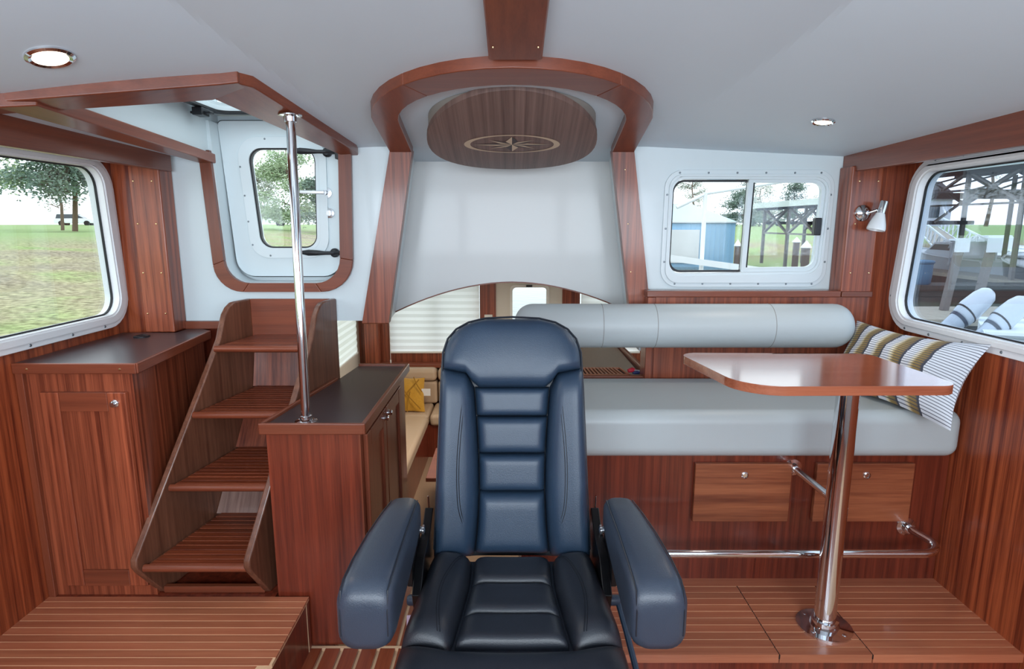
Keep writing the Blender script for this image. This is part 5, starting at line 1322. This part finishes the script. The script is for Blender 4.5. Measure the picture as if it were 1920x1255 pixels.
# gangway
gw_ = thing('gangway', (22, 30, 0), 'white truss gangway sloping behind the shed posts', 'gangway')
A0, A1 = V((40, 59, 1.2)), V((22, 29, -.45))
for s in (-.5, .5):
    o = V((s * 1.6, -s * .8, 0))
    for z in (0, 1.0): MB().bar(A0 + o + V((0, 0, z)), A1 + o + V((0, 0, z)), .08, .10).build('chord', 'white_paint', gw_, False)
    for i in range(10):
        p = A0.lerp(A1, i / 10) + o; q = A0.lerp(A1, (i + 1) / 10) + o
        MB().bar(p, q + V((0, 0, 1)), .06, .06).build('diagonal', 'white_paint', gw_, False); MB().bar(q, q + V((0, 0, 1)), .06, .06).build('upright', 'white_paint', gw_, False)
MB().bar(A0, A1, 1.6, .06).build('deck', 'dock_wood', gw_, False)
def boat(x, y, L_, beam, label, hullmat, rz=0, cabin=True):
    t = thing('motor_boat', (x, y, WATER), label, 'boat', 'boats in the moorage'); c, s = math.cos(rz), math.sin(rz)
    def T(p): return V((x + p[0] * c - p[1] * s, y + p[0] * s + p[1] * c, WATER + p[2]))
    rings = []
    for i in range(9):
        f = i / 8; w = beam / 2 * (1 - max(0, f - .55) ** 2 / .2025) + .02; sh = .9 + .35 * f * f; xx = -L_ / 2 + L_ * f
        rings.append([T((xx, -w, sh)), T((xx - .15 * f, -w * .8, .25)), T((xx - .3 * f, 0, -.1)), T((xx - .15 * f, w * .8, .25)), T((xx, w, sh))])
    m = MB(); m.loft(rings); m.build('hull', hullmat, t)
    m = MB(); m.tube([T((-L_ / 2, -beam / 2 - .02, .92))] + [r[0] + V((0, 0, .03)) for r in rings[1:]] + [r[4] + V((0, 0, .03)) for r in reversed(rings)], .05, 6); m.build('rub_rail', 'white_paint', t)
    if cabin:
        cb = [(-L_ * .15, .9), (-L_ * .12, 1.75), (L_ * .12, 1.7), (L_ * .28, 1.0)]
        m = MB(); m.loft([[T((p[0], yy, p[1])) for p in cb] for yy in (-beam * .36, beam * .36)]); m.build('cabin', 'white_paint', t, bevel=.06)
        m = MB(); m.loft([[T((p[0] * .97, yy, p[1])) for p in [(-L_ * .10, 1.3), (-L_ * .10, 1.6), (L_ * .115, 1.58), (L_ * .18, 1.3)]] for yy in (-beam * .365, beam * .365)]); m.build('side_windows', 'car_glass', t)
boat(20.6, 23.2, 5.5, 2.0, 'navy topped boat lying behind the two white board posts', 'hull_navy', 1.4, False)
boat(22.5, 30.5, 6.5, 2.3, 'white cabin boat under the left end of the moorage shed', 'white_paint', 1.5)
boat(27.5, 36.5, 6.5, 2.3, 'white cabin boat in the second berth under the moorage shed', 'white_paint', 1.5)
boat(32.5, 41, 7, 2.5, 'white cabin boat in the third berth beyond the gangway', 'white_paint', 1.45)
boat(37, 47, 7, 2.5, 'farthest white cabin boat beyond the moorage shed', 'white_paint', 1.5)
tn = boat(9.15, 9.0, 3.2, 1.7, 'white tender carrying two tilted outboard motors', 'white_paint', -.6, False)
def outboard(x, y, z, sc, label):
    t = thing('outboard_motor', (x, y, z - .3), label, 'outboard', 'tilted outboard motors')
    ax = V((.62, .05, .52)).normalized(); sd = V((-.05, 1, 0)); sd = (sd - ax * sd.dot(ax)).normalized(); up = ax.cross(sd); c = V((x, y, z))
    def ring(d, hw, hh, off=0): return [c + ax * d * sc + sd * (hw * sc * math.cos(a)) + up * ((off + hh * math.sin(a)) * sc) for a in [2 * PI * i / 16 for i in range(16)]]
    m = MB(); m.loft([ring(-.05, .13, .17), ring(.0, .165, .22), ring(.20, .175, .24, .02), ring(.50, .165, .22, .03), ring(.66, .14, .18, .03), ring(.74, .08, .11, .03), ring(.76, .03, .04, .03)]); m.build('cowling', 'motor_white', t, ang=60)
    m = MB(); m.loft([ring(.10, .178, .243, .01), ring(.13, .179, .244, .012)]); m.build('cowling_stripe', 'timber_dark', t)
    m = MB(); m.bar(c - ax * (.12 * sc) - up * (.26 * sc), c - ax * (.42 * sc) - up * (.22 * sc), .2 * sc, .12 * sc); m.build('clamp_bracket', 'timber_dark', t, bevel=.02)
    m = MB(); m.loft([ring(-.10, .15, .20), ring(-.04, .16, .21)]); m.build('cowling_band', 'hull_navy', t)
    m = MB(); m.loft([ring(-.66, .06, .15, .02), ring(-.45, .09, .17), ring(-.10, .14, .19)]); m.build('midsection', 'motor_grey', t)
    m = MB(); m.loft([ring(-.80, .015, .16, .05), ring(-.72, .05, .16, .04), ring(-.60, .055, .13, .02)]); m.build('gearcase', 'motor_grey', t)
    m = MB(); m.prism([c + ax * (-.60 * sc) + sd * (.16 * sc) + up * (.2 * sc), c + ax * (-.60 * sc) - sd * (.16 * sc) + up * (.2 * sc), c + ax * (-.60 * sc) - sd * (.12 * sc) - up * (.16 * sc), c + ax * (-.60 * sc) + sd * (.12 * sc) - up * (.16 * sc)], ax * .02); m.build('cavitation_plate', 'motor_grey', t)
    for k in range(3):
        a = k * 2.094; p = c + ax * (-.76 * sc) + up * (.2 * sc); e = p + (sd * math.cos(a) + ax * math.sin(a)) * .15 * sc
        m = MB(); m.bar(p, e, .09 * sc, .015); m.build('propeller_blade', 'timber_dark', t, False)
outboard(7.62, 10.1, -.06, .86, 'left of the two tilted white outboard motors in the right window')
outboard(7.98, 9.80, -.16, .86, 'right of the two tilted white outboard motors in the right window')
hs = thing('far_house', (46.7, 73, 1.1), 'pale house far behind the moorage shed', 'house'); MB().box(43.5, 50, 70, 76, 1.0, 4.2).build('walls', 'house_wall', hs, False)
m = MB(); m.add([(43, 69.5, 4.2), (50.5, 69.5, 4.2), (50.5, 76.5, 4.2), (43, 76.5, 4.2), (43, 73, 6.4), (50.5, 73, 6.4)], [(0, 1, 5, 4), (2, 3, 4, 5), (0, 4, 3), (1, 2, 5), (0, 3, 2, 1)]); m.build('roof', 'timber_dark', hs, False)
for xx in (44.8, 47.5): MB().box(xx, xx + 1.1, 69.9, 70, 2.2, 3.4).build('window', 'car_glass', hs, False)
